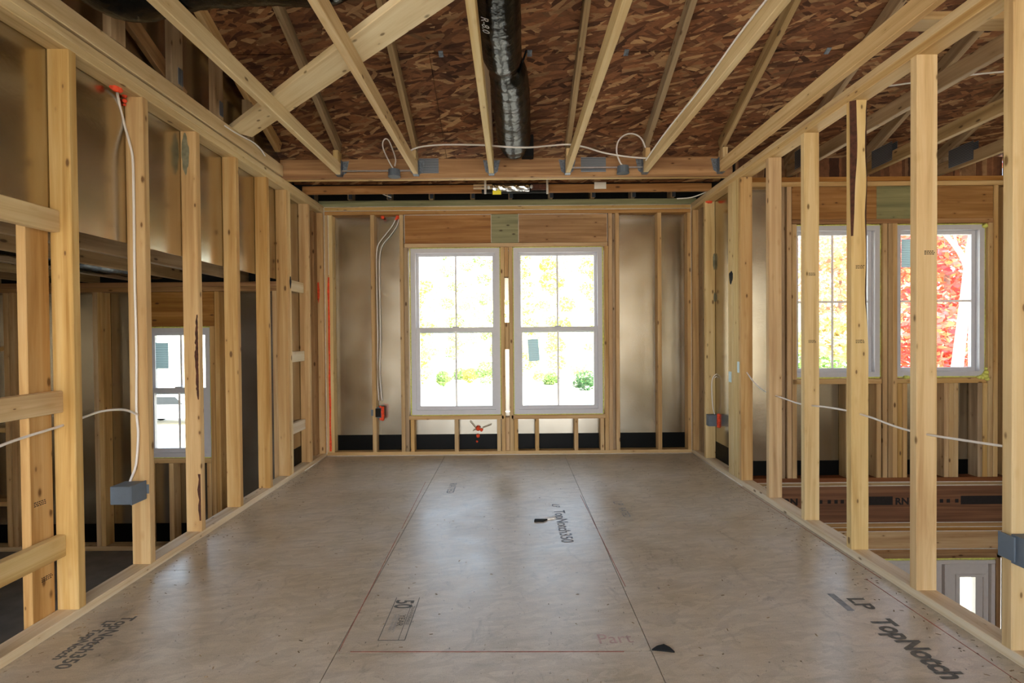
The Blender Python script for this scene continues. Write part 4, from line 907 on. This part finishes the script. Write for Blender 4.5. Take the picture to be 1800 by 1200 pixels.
# ================================================================ OUTDOORS
ZG = -2.95
k = NT('pale_gravel'); z = k.n('ShaderNodeTexNoise'); k.val(z, Scale=.35, Detail=8.0); k.l(k.coords((1, 1, 1), False), z.inputs['Vector'])
k.l(k.ramp(z.outputs['Fac'], [(.3, lin('#b5ad98')), (.55, lin('#cdc7b8')), (.75, lin('#dcd8cf'))]), k.b.inputs['Base Color']); k.b.inputs['Roughness'].default_value = .95
sheet('g', None, -900, 900, -900, 900, ZG-.2, ZG, k.m); go = bpy.data.objects['g']; go.name = 'ground'; tag(go, 'sunlit pale gravel ground outside the windows', 'ground', kind='structure')
def leaves(rv, clumps, n, size):
    vs, fs = [], []
    wts = [c[1]**2 for c in clumps]
    for i in range(n):
        c, r, zs_ = rv.choices(clumps, wts)[0]
        while True:
            p = Vector((rv.uniform(-1, 1), rv.uniform(-1, 1), rv.uniform(-1, 1)))
            if .15 < p.length < 1: break
        p = p*(p.length**-.35); q = Vector(c)+Vector((p.x*r, p.y*r, p.z*r*zs_))
        a = Vector((rv.gauss(0, 1), rv.gauss(0, 1), rv.gauss(0, .6))).normalized(); b = a.cross(Vector((rv.gauss(0, 1), rv.gauss(0, 1), rv.gauss(0, 1)))).normalized()
        s = size*rv.uniform(.6, 1.3); k = len(vs)
        vs += [q-a*s, q+b*s*.55-a*s*.1, q+a*s, q-b*s*.55-a*s*.1]; fs.append((k, k+1, k+2, k+3))
    return vs, fs
TRW = plain('pale_bark', '#d8d2c6', .85, noise_amt=.15, nscale=6); TRG = plain('grey_bark', '#8a8178', .9, noise_amt=.3, nscale=8)
def tree(name, label, x, y, trunk, r0, bark, clumps, n, size, lm, branches=(), cat='tree', group=None, seed=0):
    rv = random.Random(seed); t = empty(name, (x, y, ZG), label, cat, group)
    if trunk:
        P = smoothpts([Vector((x, y, ZG))+Vector(p) for p in trunk], 5); L = len(P)
        vs, fs = tube_data(P, r0, 10, lambda i, k, p: r0*(1-.75*i/L)); mesh('trunk', t, vs, fs, bark, smooth=True)
        for bpts, br in branches:
            P2 = smoothpts([Vector(p) for p in bpts], 5); vs, fs = tube_data(P2, br, 7, lambda i, k, p: br*(1-.7*i/len(P2))); mesh('branch', t, vs, fs, bark, smooth=True)
    vs, fs = leaves(rv, clumps, n, size); f = mesh('foliage', t, vs, fs, lm); f['kind'] = 'stuff'
    return t
LRED = leafmat('red_leaves', ['#d8606a', '#e0726c', '#e5827a', '#dc765c', '#e6a66c', '#cd5260', '#e8b47c'])
LOR = leafmat('orange_leaves', ['#e8ad7a', '#ecbc8c', '#e2957e', '#eecca0', '#e08f88', '#e9be92', '#ccc890'])
LYEL = leafmat('yellow_leaves', ['#e6d094', '#dcc284', '#ebdcaa', '#d2ca90', '#bcc694', '#e0b48c'])
LGRN = leafmat('green_leaves', ['#6f9850', '#84aa58', '#5c8448', '#9cb866', '#b4c070'])
LDG = leafmat('dark_green_leaves', ['#3f6a38', '#55804a', '#2f5a34'])
LMIX = leafmat('yellow_green_leaves', ['#a8b850', '#c4c45c', '#8aa848', '#d4c868', '#d0b050'])
def at(px, py, y): return U(px, py, 'Y', y)
# pale trunk and red maple at the far right window
ty = 9.5
tp = [at(px, py, ty) for px, py in ((1676, 700), (1683, 640), (1692, 560), (1698, 500), (1704, 440), (1712, 380), (1716, 300))]
base = Vector((tp[0].x-.1, ty, ZG)); tr = [Vector((0, 0, 0))]+[p-base for p in tp]
def cl(l): return [(at(px, py, y), r, zz) for px, py, y, r, zz in l]
tree('birch_tree', 'pale trunked birch leaning outside the far right window', base.x, ty, tr, .12, TRW, cl([(1740, 300, 10, 1.2, .8), (1650, 330, 10, 1.0, .8)]), 900, .07, LRED,
     [([at(1701, 470, ty), at(1685, 440, ty), at(1664, 415, ty), at(1645, 395, ty), at(1620, 360, ty)], .055), ([at(1690, 452, ty), at(1680, 425, ty), at(1676, 395, ty), at(1682, 360, ty)], .025)], seed=1)
tree('maple_tree', 'red maple in full autumn colour behind the birch trunk', at(1660, 700, 13).x, 13, [(0, 0, 0), (0, 0, 2), (.1, 0, 4), (0, 0, 7)], .16, TRG,
     cl([(1600, 440, 12.5, 1.1, .7), (1660, 470, 13, 1.3, .8), (1720, 440, 13, 1.2, .8), (1600, 560, 12.5, 1.1, .7), (1660, 600, 13, 1.3, .7), (1720, 620, 13, 1.2, .8), (1640, 390, 13.5, 1.2, .7), (1690, 540, 14, 1.2, .8), (1620, 650, 13, 1., .7), (1730, 540, 13, 1., .9), (1680, 680, 13, 1.1, .8)]), 10500, .10, LRED, seed=2)
tree('maple_tree', 'orange and pink maple seen through the left stairwell window', at(1480, 700, 18).x, 18, [(0, 0, 0), (0, 0, 2), (-.1, 0, 4), (0, 0, 7)], .15, TRG,
     cl([(1430, 440, 18, 1.3, .6), (1500, 420, 18, 1.5, .7), (1450, 500, 18, 1.3, .6), (1520, 490, 18, 1.3, .6), (1480, 560, 18.5, 1.1, .5), (1530, 560, 18, 1.2, .6)]), 5200, .10, LOR, seed=3)
tree('maple_tree', 'red tinged young maple between the two stairwell windows', at(1545, 700, 21).x, 21, [(0, 0, 0), (.05, 0, 2), (0, 0, 5)], .08, TRG, cl([(1520, 470, 21, 1.2, .5), (1545, 520, 21, 1.3, .6), (1490, 460, 21.5, .9, .5), (1470, 565, 21, .8, .5)]), 2600, .075, LRED, seed=4)
tree('young_tree', 'yellow leaved sapling low in the left stairwell window', at(1465, 700, 10.5).x, 10.5, [(0, 0, 0), (.05, 0, 1.5), (0, 0, 3.2)], .05, TRG, cl([(1440, 600, 10.5, .55, .6), (1500, 605, 10.5, .62, .6), (1465, 570, 10.6, .48, .5)]), 2200, .07, LYEL, seed=5)
tree('shrub', 'green shrubs below the stairwell windows', at(1470, 700, 12).x, 12, None, 0, TRG, cl([(1430, 670, 12, .7, .7), (1500, 665, 12, .8, .7), (1560, 690, 12, .8, .7), (1420, 640, 14, .6, .7)]), 3000, .07, LGRN, cat='shrub', seed=6)
for i, px in enumerate((1527, 1408)):
    x = at(px, 650, 25+2*i).x; tree('grey_tree', ['grey straight trunk right of centre in the left stairwell window', 'grey straight trunk at the left edge of the stairwell window'][i], x, 25+2*i, [(0, 0, 0), (.1, 0, 4), (0, 0, 9)], .17, TRG, [((x, 25+2*i, 7.5), 1.2, .6)], 700, .08, LOR, seed=20+i)
# tree line beyond the gravel
rv = random.Random(11)
spec = [(738, 44, 9, LMIX), (765, 46, 11, LYEL), (790, 43, 10, LGRN), (815, 47, 12, LMIX), (838, 43, 8, LYEL), (858, 45, 11, LGRN), (880, 46, 10, LMIX), (917, 44, 11, LMIX), (940, 46, 12, LYEL), (962, 43, 9, LMIX), (985, 47, 12, LMIX), (1008, 45, 10, LYEL), (1034, 46, 12, LMIX), (1056, 44, 11, LMIX), (700, 46, 11, LYEL), (1085, 46, 11, LYEL)]
od = ['first', 'second', 'third', 'fourth', 'fifth', 'sixth', 'seventh', 'eighth', 'ninth', 'tenth', 'eleventh', 'twelfth', 'thirteenth', 'fourteenth']
for i, (px, y, h, lm) in enumerate(spec):
    y = 42+(i*5 % 16)*2.6; h = h*y/44
    x = at(px, 650, y).x; lab = od[i]+' slim tree from the left in the far tree line' if i < 14 else ['slim far tree hidden left of the end windows', 'slim far tree hidden right of the end windows'][i-14]
    cs = [((x+rv.uniform(-1, 1), y+rv.uniform(-1, 1), ZG+h*f), rv.uniform(.7, 1.3), .8) for f in (.12, .25, .4, .55, .7, .85, .97)]
    tree('slim_tree', lab, x, y, [(0, 0, 0), (rv.uniform(-.2, .2), 0, h*.4), (rv.uniform(-.4, .4), 0, h)], .11, TRW, cs, 1500, .16, lm, group='slim trees of the far tree line', seed=30+i)
for i, (px, py, y, r, lm, lab) in enumerate(((1022, 642, 40, .95, LYEL, 'golden bush low in the right end window'), (1030, 664, 36.5, .8, LDG, 'dark green bush under the golden bush'), (968, 662, 41, .55, LGRN, 'small green bush left of the golden bush'), (948, 655, 44, .5, LYEL, 'small yellow bush at the tree line'), (855, 648, 40, .8, LGRN, 'green bush at the right of the left end window'), (826, 655, 43, .6, LMIX, 'pale green bush right of the left window bar'), (808, 655, 46.5, .6, LGRN, 'light green bush behind the left window bar'), (778, 660, 40, .5, LGRN, 'low green bush left of the left window bar'), (755, 612, 37, .7, LYEL, 'high yellow clump at the left of the left end window'))):
    c = at(px, py, y); tree('bush', lab, c.x, y, None, 0, TRG, [(c, r, .75), (c+Vector((r*.7, .3, -.3)), r*.7, .7), (c+Vector((-r*.6, .2, -.4)), r*.6, .8), (Vector((c.x, y, (c.z+ZG)/2)), r*.8, .9)], 1100, .10, lm, cat='bush', group='bushes at the tree line', seed=60+i)
hv, hf = [], []
for i in range(81):
    X = -240+i*6
    for j in range(9):
        Y = 118+j*9; hv.append((X, Y, ZG-.5+(0 if j == 0 else (5+j*1.9)*(1+.25*noise.noise(Vector((X*.05, Y*.06, 2))))+1.6*noise.noise(Vector((X*.3, Y*.3, 7))))))
for i in range(80):
    for j in range(8): hf.append((i*9+j, i*9+j+1, (i+1)*9+j+1, (i+1)*9+j))
k = NT('wooded_slope'); z = k.n('ShaderNodeTexNoise'); k.val(z, Scale=.5, Detail=9.0, Roughness=.75); k.l(k.coords((1, 1, 1), False), z.inputs['Vector'])
k.l(k.ramp(z.outputs['Fac'], [(.32, lin('#6f8a58')), (.45, lin('#a9b070')), (.55, lin('#cdbb78')), (.7, lin('#d59f6a'))]), k.b.inputs['Base Color']); k.b.inputs['Roughness'].default_value = 1
tag(mesh('wooded_hill', None, hv, hf, k.m, smooth=False), 'wooded autumn hillside closing the view beyond the tree line', 'hill', kind='structure')
# white car and pale house seen through the sunken room's window
WH = plain('white_car_paint', '#eceef0', .25, noise_amt=.01); CG = plain('car_glass', '#20262c', .1, noise_amt=.05); TY = plain('tyre', '#17181a', .8, noise_amt=.1)
cy = 24.0; c = at(312, 738, cy); cx = c.x
car = empty('car', (cx, cy, ZG), 'white car parked outside the sunken room window', 'car')
prof = [(-2.2, .35), (2.2, .35), (2.25, .62), (2.1, .82), (1.15, .95), (.55, 1.42), (-.95, 1.45), (-1.75, .98), (-2.2, .92), (-2.28, .6)]
def extr(name, pr, w, mat, par, zo=0):
    vs = [(cx+a, cy+s*w, ZG+b) for s in (-1, 1) for a, b in pr]; m = len(pr)
    return mesh(name, par, vs, [tuple(range(m)), tuple(range(2*m-1, m-1, -1))]+[(i, i+m, (i+1) % m+m, (i+1) % m) for i in range(m)], mat)
body = extr('body', prof, .85, WH, car); extr('window', [(-.9, 1.0), (.85, 1.0), (.48, 1.36), (-.85, 1.38)], .858, CG, body)
for sx in (-1.35, 1.4):
    for sy in (-.87, .87):
        wv = lathe('wheel', car, [(.30, -.09), (.33, -.06), (.33, .06), (.30, .09)], (cx+sx, cy+sy*.92, ZG+.33), (0, 1, 0), TY, 20); lathe('hub_cap', wv, [(.19, 0), (.17, .02)], (cx+sx, cy+sy*.92+(.1 if sy > 0 else -.1), ZG+.33), (0, 1 if sy > 0 else -1, 0), STEEL, 14)
HW = stripes('pale_siding', '#e2dcc4', '#efeada', 5.2, .7); RFm = plain('grey_shingles', '#9a9a9c', .9, noise_amt=.2, nscale=10)
hx, hy = at(300, 640, 38).x, 38
ho = empty('house', (hx, hy, ZG), 'pale sided neighbour house beyond the white car', 'house')
box('wall', ho, hx-9, hx+7, hy, hy+8, ZG, ZG+5.4, HW, 'X', .01); poly('roof', ho, [(hx-9.5, hy-.5, ZG+5.3), (hx+7.5, hy-.5, ZG+5.3), (hx+7.5, hy+4, ZG+8), (hx-9.5, hy+4, ZG+8)], .15, (0, -.5, .86), RFm)
poly('roof', ho, [(hx-9.5, hy+8.5, ZG+5.3), (hx-9.5, hy+4, ZG+8), (hx+7.5, hy+4, ZG+8), (hx+7.5, hy+8.5, ZG+5.3)], .15, (0, .5, .86), RFm)
for a in (-6, -2, 2, 5): wv = box('window', ho, hx+a-.55, hx+a+.55, hy-.06, hy-.002, ZG+1.2, ZG+2.7, VINYL, ch=.01); box('pane', wv, hx+a-.45, hx+a+.45, hy-.07, hy-.061, ZG+1.3, ZG+2.6, CG, ch=.002)
